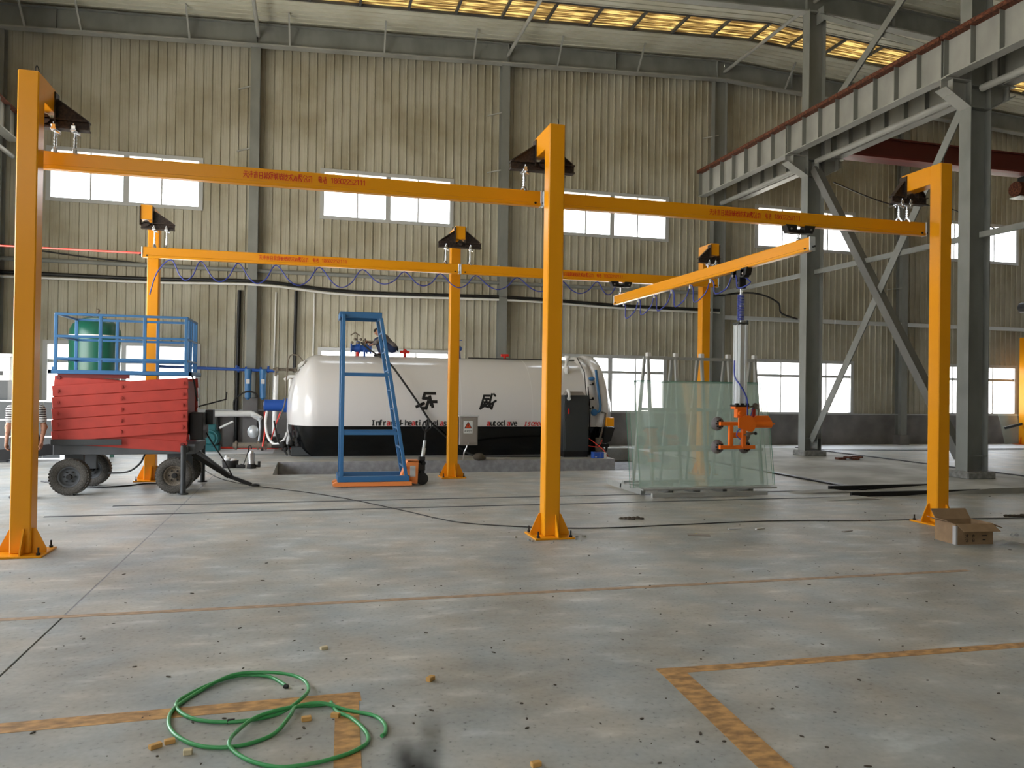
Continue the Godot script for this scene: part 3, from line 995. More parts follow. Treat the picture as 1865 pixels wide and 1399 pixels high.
func rail_text(parent: Node, x0: float, x1: float, y: float, z: float, col: Material) -> void:
	# company line and telephone number printed along a rail, as on the real one
	var st := S()
	var names := ["tian", "jin", "shi", "ri", "sheng", "yuan", "bo", "li", "ji", "shu", "you", "xian", "gong", "si", "", "dian", "hua", ""]
	var step := (x1 - x0) * 0.72 / 18.0
	var on := func(px: float, py: float) -> Vector3: return Vector3(0, 0, 1) if py < -50.0 else Vector3(px, py, z)
	for i in names.size():
		if names[i] != "":
			gl(st, HANZI[names[i]], Vector2(x0 + i * step, y - 0.04), Vector2(step * 0.84, 0.078), 0.007, 0.0, on)
	obj("printed_text", st, col, parent)
	st = S()
	text_on(st, "18602252111", Vector2(x0 + 17.6 * step, y - 0.032), 0.066, on, (x1 - x0 - 17.6 * step) / 11.0, false)
	obj("printed_number", st, col, parent)

func text_on(st: SurfaceTool, t: String, org: Vector2, h: float, on: Callable, adv := 0.0, bold := true, only := "", skip := "", skew := 0.0) -> float:
	# latin lettering laid on a surface, one letter at a time; h is the height of the figures
	var x := org.x
	var font := SystemFont.new()
	font.font_names = PackedStringArray(["Droid Sans"])
	font.font_weight = 700 if bold else 400
	var ref := TextMesh.new()
	ref.font = font
	ref.text = "0"
	ref.font_size = 64
	ref.pixel_size = 0.01
	ref.depth = 0.0
	ref.horizontal_alignment = HORIZONTAL_ALIGNMENT_LEFT
	var y0 := 1e6
	var y1 := -1e6
	for v in ref.get_mesh_arrays()[Mesh.ARRAY_VERTEX]:
		y0 = minf(y0, v.y)
		y1 = maxf(y1, v.y)
	var sc := h / (y1 - y0)
	for i in t.length():
		var ch := t[i]
		if ch == " ":
			x += adv if adv > 0 else h * 0.5
			continue
		var tm := TextMesh.new()
		tm.font = font
		tm.text = ch
		tm.font_size = 64
		tm.pixel_size = 0.01
		tm.depth = 0.0
		tm.curve_step = 4.0
		tm.horizontal_alignment = HORIZONTAL_ALIGNMENT_LEFT
		var arr := tm.get_mesh_arrays()
		var vs: PackedVector3Array = arr[Mesh.ARRAY_VERTEX]
		var ns: PackedVector3Array = arr[Mesh.ARRAY_NORMAL]
		var ix = arr[Mesh.ARRAY_INDEX]
		var wmax := 0.0
		for v in vs:
			wmax = maxf(wmax, v.x * sc)
		if (only == "" or only.contains(ch)) and not (skip != "" and skip.contains(ch)):
			st.set_smooth_group(-1)
			var ids: Array = Array(ix) if ix != null and ix.size() > 0 else range(vs.size())
			for k in range(0, ids.size(), 3):
				if ns[ids[k]].z < 0.5:
					continue
				var ps := []
				for e in 3:
					var v: Vector3 = (vs[ids[k + e]] - Vector3(0, y0, 0)) * sc
					ps.append(on.call(x + v.x + v.y * skew, org.y + v.y))
				face(st, ps, on.call(0.0, -99.0))
		x += adv if adv > 0 else wmax + h * 0.16
	return x

const RAIL_PROFILE := [Vector2(-0.045, 0.0), Vector2(0.045, 0.0), Vector2(0.052, 0.012), Vector2(0.052, 0.036), Vector2(0.040, 0.046), Vector2(0.040, 0.175), Vector2(0.034, 0.19), Vector2(-0.034, 0.19), Vector2(-0.040, 0.175), Vector2(-0.040, 0.046), Vector2(-0.052, 0.036), Vector2(-0.052, 0.012)]

func rail(called: String, label: String, a: Vector3, b: Vector3, h: float, group: String) -> Node3D:
	var t := thing(called, label, "rail", group)
	var prof := []
	for p in RAIL_PROFILE:
		prof.append(Vector2(p.x, p.y * h / 0.19))
	var st := S()
	sweep(st, prof, a, b)
	obj("profile", st, M.yellow, t)
	var d := (b - a).normalized()
	for e in [[a, -d], [b, d]]:
		st = S()
		bar(st, e[0] + e[1] * 0.002 + Vector3(0, h * 0.5, 0), e[0] + e[1] * 0.022 + Vector3(0, h * 0.5, 0), 0.10, h + 0.01, Vector3.UP, 0.006)
		obj("end_plate", st, M.alu, t)
		st = S()
		var q: Vector3 = e[0] - e[1] * 0.07 + Vector3(0, 0.035, 0)
		var side := d.cross(Vector3.UP).normalized()
		cyl(st, q - side * 0.062, q + side * 0.062, 0.016, -1.0, 8)
		cyl(st, e[0] + e[1] * 0.02 + Vector3(0, 0.05, 0), e[0] + e[1] * 0.07 + Vector3(0, 0.05, 0), 0.014, -1.0, 8)
		obj("stop_bolt", st, M.black, t)
	return t

func crane_frame() -> void:
	var where := ["front left yellow crane post nearest the camera", "front middle yellow crane post", "front right yellow crane post beside the cardboard box", "back left yellow crane post behind the red lift", "back middle yellow crane post with the warning box", "back right yellow crane post behind the glass rack"]
	var hx := [[-2.775, -2.575], [2.645, 3.13], [8.40, 8.545], [-2.70, -2.50], [2.545, 3.03], [8.22, 8.37]]
	for i in 6:
		var p: Array = POSTS[i]
		var s: float = p[2]
		var t := thing("crane_post", where[i], "post", "yellow crane posts", Vector3(p[0], 0, p[1]))
		var st := S()
		var top := 5.05 if i < 3 else 4.98
		span(st, Vector3(-0.1, 0.02, -0.1), Vector3(0.1, top, 0.1), 0.012)
		obj("shaft", st, M.yellow, t)
		st = S()
		span(st, Vector3(-0.25, 0.0, -0.25), Vector3(0.25, 0.022, 0.25), 0.004)
		obj("base_plate", st, M.yellow, t)
		for k in 4:
			st = S()
			var b := Basis(Vector3.UP, k * PI / 2)
			prism(st, [Vector2(0.098, 0.022), Vector2(0.235, 0.022), Vector2(0.235, 0.06), Vector2(0.13, 0.28), Vector2(0.098, 0.28)], -0.007, 0.007, Transform3D(b, b * Vector3(0, 0, 0.04 if k % 2 == 0 else -0.04)))
			obj("gusset", st, M.yellow, t)
			st = S()
			var c := Vector3(0.205, 0, 0.205) * Vector3(1 if k % 2 == 0 else -1, 0, 1 if k < 2 else -1)
			cyl(st, c + Vector3(0, 0.02, 0), c + Vector3(0, 0.10, 0), 0.010, -1.0, 8)
			cyl(st, c + Vector3(0, 0.022, 0), c + Vector3(0, 0.045, 0), 0.020, -1.0, 6)
			obj("anchor_bolt", st, M.black, t)
		# cantilever arm and crosshead
		var zc := (-9.65 if s < 0 else -15.0) - float(p[1])
		st = S()
		span(st, Vector3(-0.098, top - 0.26, minf(s * 0.09, zc + s * 0.05)), Vector3(0.098, top - 0.002, maxf(s * 0.09, zc + s * 0.05)), 0.006)
		obj("arm", st, M.yellow, t)
		st = S()
		for e in [-1.0, 1.0]:
			span(st, Vector3(e * 0.105 - 0.007, top - 0.36, zc - 0.07), Vector3(e * 0.105 + 0.007, top - 0.03, zc + 0.07))
		cyl(st, Vector3(0, top - 0.33, zc - 0.06), Vector3(0, top - 0.33, zc + 0.06), 0.055, -1.0, 12)
		obj("head_plate", st, M.primer, t)
		st = S()
		var left: float = [-0.07, -0.43, -0.31, -0.09, -0.43, -0.36][i]
		var right: float = [0.44, 0.43, 0.29, 0.46, 0.42, 0.14][i]
		var yc := top - 0.40
		sweep(st, ibeam(0.11, 0.12, 0.03, 0.016), Vector3(left, yc + 0.03, zc), Vector3(right, yc + 0.03, zc))
		obj("crosshead", st, M.primer, t)
		for e in [-1.0, 1.0]:
			var half: float = absf(left) if e < 0.0 else right
			if half < 0.2:
				continue
			st = S()
			prism(st, [Vector2(e * 0.11, yc + 0.08), Vector2(e * (half - 0.04), yc + 0.08), Vector2(e * (half - 0.04), yc + 0.10), Vector2(e * 0.12, top - 0.1), Vector2(e * 0.11, top - 0.1)], zc - 0.007, zc + 0.007)
			var flange_a := Vector3(e * 0.12, top - 0.1, zc)
			var flange_b := Vector3(e * (half - 0.03), yc + 0.10, zc)
			bar(st, flange_a, flange_b, 0.09, 0.012)
			obj("gusset", st, M.primer, t)
		if i < 3:
			st = S()
			var q := Vector3(0.04, top, 0.0)
			tube(st, curve([q, q + Vector3(-0.005, 0.06, 0), q + Vector3(0.01, 0.085, 0), q + Vector3(0.025, 0.05, 0), q + Vector3(0.03, 0, 0)] if i == 0 else [q, q + Vector3(0.0, 0.06, 0), q + Vector3(-0.004, 0.10, 0)], 4), 0.006, 6)
			obj("wire_stub", st, M.black, t)
		# clamps that carry the rail
		var yr: float = 4.365 if s < 0 else 4.235
		var yb := yc - 0.025
		for k in 2:
			var x: float = hx[i][k]
			var h := thing("rail_hanger", "%s chrome rail hanger on the crosshead of the %s yellow post" % [["left", "right"][k], ["front left", "front middle", "front right", "back left", "back middle", "back right"][i]], "hanger", "chrome rail hangers", Vector3(x, 0, -9.65 if s < 0 else -15.0))
			st = S()
			box(st, Vector3(0, yb - 0.012, 0), Vector3(0.06, 0.022, 0.17), Basis(), 0.004)
			for e in [-1.0, 1.0]:
				box(st, Vector3(0, yb + 0.018, e * 0.068), Vector3(0.045, 0.04, 0.03), Basis(Vector3.RIGHT, e * 0.25), 0.004)
				cyl(st, Vector3(0, yb - 0.045, e * 0.068), Vector3(0, yb + 0.06, e * 0.068), 0.008, -1.0, 8)
			box(st, Vector3(0.015, yb - 0.035, 0.02), Vector3(0.10, 0.02, 0.05), Basis(Vector3.FORWARD, 0.4), 0.004)
			obj("beam_clamp", st, M.chrome, h)
			st = S()
			cyl(st, Vector3(0, yr + 0.04, 0), Vector3(0, yb - 0.02, 0), 0.012, -1.0, 10)
			for e in 4:
				cyl(st, Vector3(0, yr + 0.05 + e * 0.035, 0), Vector3(0, yr + 0.068 + e * 0.035, 0), 0.02, -1.0, 6)
			obj("rod", st, M.chrome, h)
			st = S()
			ball(st, Vector3(0, yr + 0.04, 0), Vector3.ONE * 0.026, 10)
			for e in [-1.0, 1.0]:
				bar(st, Vector3(0, yr + 0.05, e * 0.012), Vector3(e * 0.02, yr - 0.012, e * 0.05), 0.04, 0.014)
			obj("rail_clamp", st, M.chrome, h)
	# four rail lengths
	var fl := rail("runway_rail", "front left yellow crane rail with red lettering, between the first two front posts", Vector3(-2.96, 4.17, -9.65), Vector3(2.86, 4.17, -9.65), 0.195, "yellow runway rails")
	rail_text(fl, -0.78, 0.63, 4.285, -9.604, M.ink_red)
	var fr := rail("runway_rail", "front right yellow crane rail with red lettering, ending free at the right post", Vector3(2.92, 4.17, -9.65), Vector3(8.84, 4.17, -9.65), 0.195, "yellow runway rails")
	rail_text(fr, 5.28, 6.70, 4.275, -9.604, M.ink_red)
	var bl := rail("runway_rail", "back left yellow crane rail in front of the windows, over the red lift", Vector3(-2.88, 4.045, -15.0), Vector3(2.80, 4.045, -15.0), 0.19, "yellow runway rails")
	rail_text(bl, -0.92, 0.66, 4.155, -14.954, M.ink_red)
	var br := rail("runway_rail", "back right yellow crane rail behind the slanting bridge rail", Vector3(2.86, 4.045, -15.0), Vector3(8.44, 4.045, -15.0), 0.19, "yellow runway rails")
	rail_text(br, 4.80, 6.25, 4.155, -14.954, M.ink_red)
	# bridge across the two runways
	var b0 := Vector3(6.205, 3.60, -15.2)
	var b1 := Vector3(6.73, 3.785, -9.38)
	var bridge := rail("bridge_rail", "slanting yellow bridge rail hung under the two runways, carrying the vacuum lifter", b0, b1, 0.19, "")
	var st := S()
	var side := (b1 - b0).normalized().cross(Vector3.UP).normalized()
	var on := func(px: float, py: float) -> Vector3: return -side if py < -50.0 else b0 + (b1 - b0).normalized() * px - side * 0.0405 + Vector3(0, py, 0)
	for i in 14:
		gl(st, HANZI[["tian", "jin", "shi", "ri", "sheng", "yuan", "bo", "li", "ji", "shu", "you", "xian", "gong", "si"][i]], Vector2(2.5 + i * 0.055, 0.085), Vector2(0.045, 0.062), 0.007, 0.0, on)
	obj("printed_text", st, M.ink_red, bridge)
	for k in 2:
		var c := b1.lerp(b0, [0.062, 0.965][k])
		var yr: float = [4.17, 4.045][k]
		var zc: float = [-9.65, -15.0][k]
		c = Vector3(lerpf(b0.x, b1.x, (zc - b0.z) / (b1.z - b0.z)), 0, zc)
		var yb := lerpf(b0.y, b1.y, (zc - b0.z) / (b1.z - b0.z)) + 0.19
		var t := thing("end_trolley", "black trolley under the %s rail holding the %s end of the slanting bridge" % [["front right", "front"], ["back right", "back"]][k], "trolley", "bridge trolleys", c)
		st = S()
		for e in [-1.0, 1.0]:
			prism(st, [Vector2(e * 0.06, yr - 0.10), Vector2(e * 0.19, yr - 0.10), Vector2(e * 0.24, yr + 0.01), Vector2(e * 0.07, yr + 0.01), Vector2(e * 0.06, yr - 0.02)], -0.06, 0.06)
		span(st, Vector3(-0.1, yr - 0.105, -0.05), Vector3(0.1, yr - 0.045, 0.05), 0.004)
		obj("carriage", st, M.black, t)
		st = S()
		for e in [-1.0, 1.0]:
			for f in [-1.0, 1.0]:
				cyl(st, Vector3(e * 0.16, yr - 0.05, f * 0.058), Vector3(e * 0.16, yr - 0.05, f * 0.072), 0.016, -1.0, 8)
		obj("axle_bolt", st, M.chrome, t)
		st = S()
		cyl(st, Vector3(0, yb - 0.005, 0), Vector3(0, yr - 0.10, 0), 0.022, -1.0, 10)
		ball(st, Vector3(0, yb + 0.02, 0), Vector3.ONE * 0.035, 10)
		obj("pivot_rod", st, M.chrome, t)
	# festoon hose under the back rail
	var pts := []
	var sl := PackedFloat32Array([-2.62, -2.42, -1.92, -1.28, -0.62, 0.16, 0.95, 1.75, 2.45, 3.15, 4.0, 4.9, 5.7, 6.15])
	pts.append(Vector3(-2.78, 3.4, -15.08))
	pts.append(Vector3(-2.66, 3.8, -15.06))
	for i in range(1, sl.size() - 1):
		var xa := sl[i]
		var xb := sl[i + 1]
		pts.append(Vector3(xa, 4.03, -14.98))
		var drop := 0.36 if i < 6 else 0.26
		pts.append(Vector3(lerpf(xa, xb, 0.3), 4.03 - drop * 0.75, -14.96))
		pts.append(Vector3(lerpf(xa, xb, 0.52), 4.03 - drop, -14.95))
		pts.append(Vector3(lerpf(xa, xb, 0.75), 4.03 - drop * 0.72, -14.96))
	pts.append(Vector3(6.12, 4.0, -14.98))
	st = S()
	tube(st, curve(pts, 5), 0.011, 6)
	tag(obj("festoon_hose", st, M.hose_blue), "blue air hose hanging in loops under the back rail", "hose")
	# hose loops under the bridge
	var d := b1 - b0
	pts = []
	for i in 7:
		var u := 0.06 + i * 0.105
		var q := b0 + d * u
		pts.append(q + Vector3(0, -0.03, 0))
		pts.append(q + d * 0.03 + Vector3(-0.05, -0.10, 0))
		pts.append(q + d * 0.052 + Vector3(-0.10, -0.36 if i < 5 else -0.30, 0))
		pts.append(q + d * 0.075 + Vector3(0.02, -0.22, 0))
	pts.append(b0 + d * 0.72 + Vector3(0, -0.06, 0))
	st = S()
	tube(st, curve(pts, 5), 0.011, 6)
	tag(obj("festoon_hose", st, M.hose_blue), "blue air hose hanging in loops under the slanting bridge rail", "hose")
	for i in 6:
		st = S()
		var q := b0 + d * (0.06 + i * 0.105)
		span(st, q + Vector3(-0.012, -0.075, -0.02), q + Vector3(0.012, -0.005, 0.02), 0.004)
		tag(obj("hose_carrier", st, M.white), "small white hose carrier under the bridge rail, %s from the back end" % ["first", "second", "third", "fourth", "fifth", "sixth"][i], "clip", "hose carriers under the bridge")

# ---------------------------------------------------------------- vacuum lifter
func lifter() -> void:
	var z := -10.95
	var x := 6.585
	var t := thing("hoist_trolley", "black hoist trolley under the bridge rail above the blue spiral hose", "trolley", "", Vector3(x, 0, z))
	var st := S()
	span(st, Vector3(-0.05, 3.60, -0.16), Vector3(0.05, 3.735, 0.16), 0.006)
	for e in [-1.0, 1.0]:
		prism(st, [Vector2(0.06, 3.63), Vector2(0.2, 3.63), Vector2(0.24, 3.75), Vector2(0.06, 3.75)], -0.05, 0.05, Transform3D(Basis(Vector3.UP, PI / 2 * e), Vector3(0, 0, 0)))
	span(st, Vector3(-0.06, 3.44, -0.05), Vector3(0.06, 3.62, 0.05), 0.006)
	obj("carriage", st, M.black, t)
	st = S()
	for e in [-1.0, 1.0]:
		cyl(st, Vector3(-0.07, 3.66, e * 0.15), Vector3(0.07, 3.66, e * 0.15), 0.02, -1.0, 8)
	cyl(st, Vector3(0, 3.30, 0), Vector3(0, 3.46, 0), 0.016, -1.0, 8)
	cyl(st, Vector3(-0.065, 3.53, 0.02), Vector3(0.065, 3.53, 0.02), 0.02, -1.0, 8)
	obj("bolt", st, M.chrome, t)
	# spiral hose
	t = thing("spiral_hose", "blue spiral air hose hanging between trolley and silver lifting cylinder", "hose", "", Vector3(x, 0, z))
	st = S()
	var pts := []
	for i in 221:
		var a := i / 220.0
		var turns := 17.0 * TAU * a
		var r := 0.048
		pts.append(Vector3(cos(turns) * r, lerpf(3.34, 2.93, a), sin(turns) * r))
	tube(st, pts, 0.0085, 6)
	obj("coil", st, M.hose_blue, t)
	st = S()
	cyl(st, Vector3(0, 2.9, 0), Vector3(0, 3.36, 0), 0.022, -1.0, 10)
	obj("core_rod", st, M.alu, t)
	# cylinder and gripper: one machine
	t = thing("vacuum_lifter", "orange vacuum lifter with grey suction cups on a silver lifting cylinder", "lifter", "", Vector3(x, 0, z))
	st = S()
	var w := 0.078
	span(st, Vector3(-w, 1.60, -w), Vector3(w, 2.87, w), 0.012)
	for e in [-0.045, 0.045]:
		for f in [-1.0, 1.0]:
			span(st, Vector3(e - 0.014, 1.60, f * (w + 0.006) - 0.008), Vector3(e + 0.014, 2.87, f * (w + 0.006) + 0.008), 0.004)
			span(st, Vector3(f * (w + 0.006) - 0.008, 1.60, e - 0.014), Vector3(f * (w + 0.006) + 0.008, 2.87, e + 0.014), 0.004)
	obj("cylinder", st, M.alu, t)
	st = S()
	span(st, Vector3(-0.09, 2.865, -0.09), Vector3(0.09, 2.90, 0.09), 0.006)
	for e in [-0.07, 0.07]:
		cyl(st, Vector3(e, 2.89, 0.07), Vector3(e, 2.935, 0.07), 0.015, -1.0, 8)
	obj("cylinder_cap", st, M.cabinet, t)
	st = S()
	span(st, Vector3(-0.12, 1.575, -0.09), Vector3(0.12, 1.605, 0.09), 0.004)
	for e in [-0.09, 0.0, 0.09]:
		span(st, Vector3(e - 0.03, 1.59, 0.06), Vector3(e + 0.02, 1.63, 0.10), 0.004)
	obj("cylinder_foot", st, M.black, t)
	st = S()
	span(st, Vector3(-0.12, 1.54, -0.07), Vector3(0.13, 1.575, 0.08), 0.004)
	span(st, Vector3(-0.07, 1.40, -0.05), Vector3(0.10, 1.55, 0.05), 0.006)
	cyl(st, Vector3(-0.02, 1.47, 0.03), Vector3(-0.02, 1.47, 0.09), 0.035, -1.0, 10)
	obj("neck", st, M.orange_lift, t)
	# slewing half disc and tail beam
	st = S()
	var disc := []
	for k in 13:
		var a := -PI * 0.35 + PI * 0.95 * k / 12.0
		disc.append(Vector2(0.10 + cos(a) * 0.14, 1.30 + sin(a) * 0.14))
	disc.append(Vector2(-0.06, 1.40)); disc.append(Vector2(-0.06, 1.24))
	prism(st, disc, 0.06, 0.09)
	obj("slewing_plate", st, M.orange_lift, t)
	st = S()
	cyl(st, Vector3(0.05, 1.30, 0.0), Vector3(0.545, 1.30, 0.02), 0.062, -1.0, 14)
	obj("tail_tube", st, M.orange_lift, t)
	st = S()
	prism(st, [Vector2(0.20, 1.36), Vector2(0.56, 1.36), Vector2(0.50, 1.435), Vector2(0.28, 1.435)], -0.09, 0.03)
	obj("tail_box", st, M.orange_lift, t)
	st = S()
	cyl(st, Vector3(0.545, 1.30, 0.02), Vector3(0.62, 1.305, 0.02), 0.014, -1.0, 8)
	obj("tail_grip", st, M.orange, t)
	# gripper frame
	st = S()
	span(st, Vector3(-0.34, 1.275, -0.04), Vector3(0.06, 1.335, 0.02), 0.005)
	span(st, Vector3(-0.34, 0.905, -0.04), Vector3(0.28, 0.965, 0.02), 0.005)
	span(st, Vector3(-0.185, 0.96, -0.035), Vector3(-0.115, 1.28, 0.025), 0.005)
	span(st, Vector3(0.035, 0.93, -0.02), Vector3(0.10, 1.36, 0.045), 0.005)
	span(st, Vector3(-0.12, 1.08, -0.03), Vector3(0.04, 1.17, 0.01), 0.004)
	obj("gripper_frame", st, M.orange_lift, t)
	for c in [Vector3(-0.31, 1.30, 0), Vector3(-0.31, 0.935, 0), Vector3(0.17, 0.935, 0), Vector3(0.17, 1.30, 0)]:
		st = S()
		var zf := Transform3D(Basis(Vector3.RIGHT, Vector3.FORWARD, Vector3.UP), c + Vector3(0, 0, -0.06))
		lathe(st, [Vector2(0, 0.0), Vector2(0.05, 0.0), Vector2(0.07, 0.02), Vector2(0.105, 0.05), Vector2(0.112, 0.075), Vector2(0.105, 0.078), Vector2(0.06, 0.04), Vector2(0, 0.04)], 24, zf)
		var cup := obj("suction_cup", st, mat_rubber_grey(), t)
		st = S()
		for k in 8:
			var a := TAU * k / 8.0
			cyl(st, c + Vector3(cos(a) * 0.058, sin(a) * 0.058, -0.065), c + Vector3(cos(a) * 0.058, sin(a) * 0.058, -0.045), 0.014, -1.0, 6)
		cyl(st, c + Vector3(0, 0, -0.065), c + Vector3(0, 0, -0.035), 0.03, -1.0, 10)
		obj("cup_bolt", st, M.black, cup)
	# valves, gauges and hoses of the gripper
	st = S()
	ball(st, Vector3(0.13, 1.14, 0.03), Vector3(0.055, 0.04, 0.04), 10)
	cyl(st, Vector3(0.05, 1.13, 0.03), Vector3(0.24, 1.16, 0.03), 0.018, -1.0, 8)
	cyl(st, Vector3(0.12, 1.03, 0.0), Vector3(0.16, 1.12, 0.02), 0.03, -1.0, 8)
	obj("vacuum_valve", st, M.hub, t)
	st = S()
	ball(st, Vector3(0.265, 1.155, 0.04), Vector3.ONE * 0.028, 8)
	cyl(st, Vector3(0.10, 1.21, 0.04), Vector3(0.24, 1.24, 0.04), 0.015, -1.0, 6)
	obj("valve_knob", st, M.black, t)
	st = S()
	span(st, Vector3(0.235, 1.40, -0.05), Vector3(0.29, 1.54, 0.0), 0.004)
	obj("gauge_bracket", st, M.red, t)
	st = S()
	cyl(st, Vector3(0.28, 1.60, -0.03), Vector3(0.28, 1.60, 0.01), 0.035, -1.0, 12)
	span(st, Vector3(0.24, 1.54, -0.03), Vector3(0.33, 1.57, 0.0), 0.004)
	cyl(st, Vector3(0.34, 1.38, 0.0), Vector3(0.34, 1.63, 0.0), 0.006, -1.0, 6)
	cyl(st, Vector3(0.19, 1.57, -0.02), Vector3(0.36, 1.60, -0.02), 0.012, -1.0, 6)
	obj("pressure_gauge", st, M.hub, t)
	st = S()
	tube(st, curve([Vector3(-0.10, 2.3, 0.0), Vector3(-0.11, 2.05, 0.03), Vector3(-0.05, 1.9, 0.11), Vector3(0.05, 1.72, 0.12), Vector3(0.09, 1.55, 0.08), Vector3(0.11, 1.42, 0.06)], 6), 0.011, 6)
	tube(st, curve([Vector3(0.16, 1.42, 0.06), Vector3(0.20, 1.5, 0.03), Vector3(0.24, 1.56, 0.0)], 5), 0.008, 6)
	tube(st, curve([Vector3(0.02, 1.24, 0.06), Vector3(-0.07, 1.2, 0.08), Vector3(-0.08, 1.12, 0.06), Vector3(0.0, 1.06, 0.04)], 5), 0.009, 6)
	obj("air_hose", st, M.hose_blue, t)

var _rubber: StandardMaterial3D
func mat_rubber_grey() -> StandardMaterial3D:
	if _rubber == null:
		_rubber = mat(Color(0.42, 0.40, 0.40), 0.6)
	return _rubber

# ---------------------------------------------------------------- glass rack
func glass_rack() -> void:
	var t := thing("glass_rack", "grey steel A frame rack with five uprights, loaded with glass sheets", "rack", "", Vector3(6.95, 0, -12.95))
	var xs := [-1.06, -0.52, 0.0, 0.55, 1.10]
	var st := S()
	for i in 5:
		for s in [-1.0, 1.0]:
			st = S()
			bar(st, Vector3(xs[i] + s * 0.012, 2.42, s * 0.05), Vector3(xs[i] - 0.04, 0.14, s * 0.42), 0.06, 0.045, Vector3.RIGHT)
			obj("upright", st, M.steel_light, t)
		st = S()
		span(st, Vector3(xs[i] + 0.0, 2.40, -0.05), Vector3(xs[i] + 0.07, 2.50, 0.05), 0.008)
		obj("top_pad", st, M.panel, t)
	for y in [2.40, 1.47, 0.76]:
		for s in [-1.0, 1.0]:
			st = S()
			var zz: float = s * lerpf(0.42, 0.05, (y - 0.14) / 2.28)
			span(st, Vector3(xs[0] - 0.03, y - 0.025, zz - 0.02), Vector3(xs[4] + 0.03, y + 0.025, zz + 0.02))
			obj("cross_bar", st, M.steel_light, t)
	for i in 5:
		st = S()
		var fx: float = -1.32 + i * 0.525
		# skid foot with a sloping toe
		prism(st, [Vector2(-0.50, 0.0), Vector2(1.02, 0.0), Vector2(1.14, 0.06), Vector2(1.14, 0.10), Vector2(-0.52, 0.10), Vector2(-0.52, 0.04)], fx - 0.04, fx + 0.04, Transform3D(Basis(Vector3.FORWARD, Vector3.UP, Vector3.RIGHT), Vector3.ZERO))
		obj("foot", st, M.steel_light, t)
	for q in [[-0.40, 0.02, 0.085], [0.95, 0.02, 0.085]]:
		st = S()
		span(st, Vector3(-1.36, q[1], q[0] - 0.03), Vector3(0.82, q[2], q[0] + 0.03))
		obj("base_channel", st, M.steel_light, t)
	st = S()
	span(st, Vector3(-1.42, 0.10, 0.38), Vector3(1.16, 0.125, 0.74))
	obj("sheet_ledge", st, M.steel_light, t)
	st = S()
	span(st, Vector3(-1.30, 0.10, -0.46), Vector3(1.16, 0.14, -0.38))
	obj("back_sill", st, M.steel_light, t)
	# leaning sheets, front side first
	var rows := [[-1.58, 1.24, 0.125, 1.96, 0.0], [-1.50, 1.22, 0.125, 1.98, 0.03], [-1.38, 1.04, 0.125, 1.985, 0.05], [-1.36, 1.14, 0.125, 1.98, 0.07], [-1.1, 1.2, 0.125, 1.98, 0.0], [-1.05, 1.15, 0.125, 1.98, 0.0]]
	for i in 4:
		var front := i < 4
		var r: Array = rows[i]
		var sg := thing("glass_sheet", ["outermost pale glass sheet on the front of the rack", "second glass sheet from the front of the rack", "third glass sheet from the front of the rack, shorter at the left", "innermost glass sheet on the front of the rack", "outer glass sheet on the back of the rack", "inner glass sheet on the back of the rack"][i], "glass sheet", "glass sheets on the rack", Vector3(6.95, 0, -12.95))
		var s := 1.0 if front else -1.0
		var off := 0.10 - float(i % 4) * 0.022
		var foot := Vector3(0, r[2] + 0.001, s * (0.45 + off))
		var head := Vector3(0, r[3], s * (lerpf(0.42, 0.05, (float(r[3]) - 0.14) / 2.28) + 0.03 + off))
		var up := (head - foot).normalized()
		st = S()
		var b := Basis(Vector3.RIGHT, up, Vector3.RIGHT.cross(up))
		var h := foot.distance_to(head)
		box(st, (foot + head) * 0.5 + Vector3((r[0] + r[1]) * 0.5, 0, 0), Vector3(r[1] - r[0], h, 0.008), b)
		obj("pane", st, M.sheet, sg)
		st = S()
		for e in [[Vector3(r[0], 0, 0), Vector3(0.006, h, 0.0095)], [Vector3(r[1], 0, 0), Vector3(0.006, h, 0.0095)]]:
			box(st, (foot + head) * 0.5 + e[0], e[1], b)
		box(st, head + Vector3((r[0] + r[1]) * 0.5, 0, 0), Vector3(r[1] - r[0], 0.006, 0.0095), b)
		obj("cut_edge", st, M.sheet_edge, sg)

# ---------------------------------------------------------------- autoclave
const TC := Vector3(0, 1.15, -21.6)
const TR := 1.5

func shell(st: SurfaceTool, stations: Array, above: bool, cut: float, n := 40) -> void:
	# surface round the x axis, only the part above or below a level line
	st.set_smooth_group(0)
	var rows := []
	for s in stations:
		var r: float = s[1]
		var a0 := -PI / 2
		var a1 := PI * 1.5
		var q := (cut - TC.y) / maxf(r, 1e-6)
		if above:
			var a := asin(clampf(q, -1.0, 1.0))
			a0 = a
			a1 = PI - a
		else:
			var a := asin(clampf(q, -1.0, 1.0))
			a0 = PI - a
			a1 = TAU + a
		var row := []
		for k in n + 1:
			var a := lerpf(a0, a1, float(k) / n)
			row.append(Vector3(s[0], TC.y + sin(a) * r, TC.z + cos(a) * r))
		rows.append(row)
	for i in rows.size() - 1:
		for k in n:
			var ps := [rows[i][k], rows[i][k + 1], rows[i + 1][k + 1], rows[i + 1][k]]
			var mid: Vector3 = (ps[0] + ps[1] + ps[2] + ps[3]) / 4.0
			var c := Vector3(4.0, TC.y, TC.z)
			var o := mid - c
			o.x = 0.2 * o.x if mid.x < 0.2 or mid.x > 8.0 else 0.0
			if ps[0].distance_to(ps[1]) < 1e-5:
				ps.remove_at(1)
			if ps.size() == 4 and ps[2].distance_to(ps[3]) < 1e-5:
				ps.remove_at(3)
			if ps.size() >= 3:
				face(st, ps, o)
	st.set_smooth_group(-1)

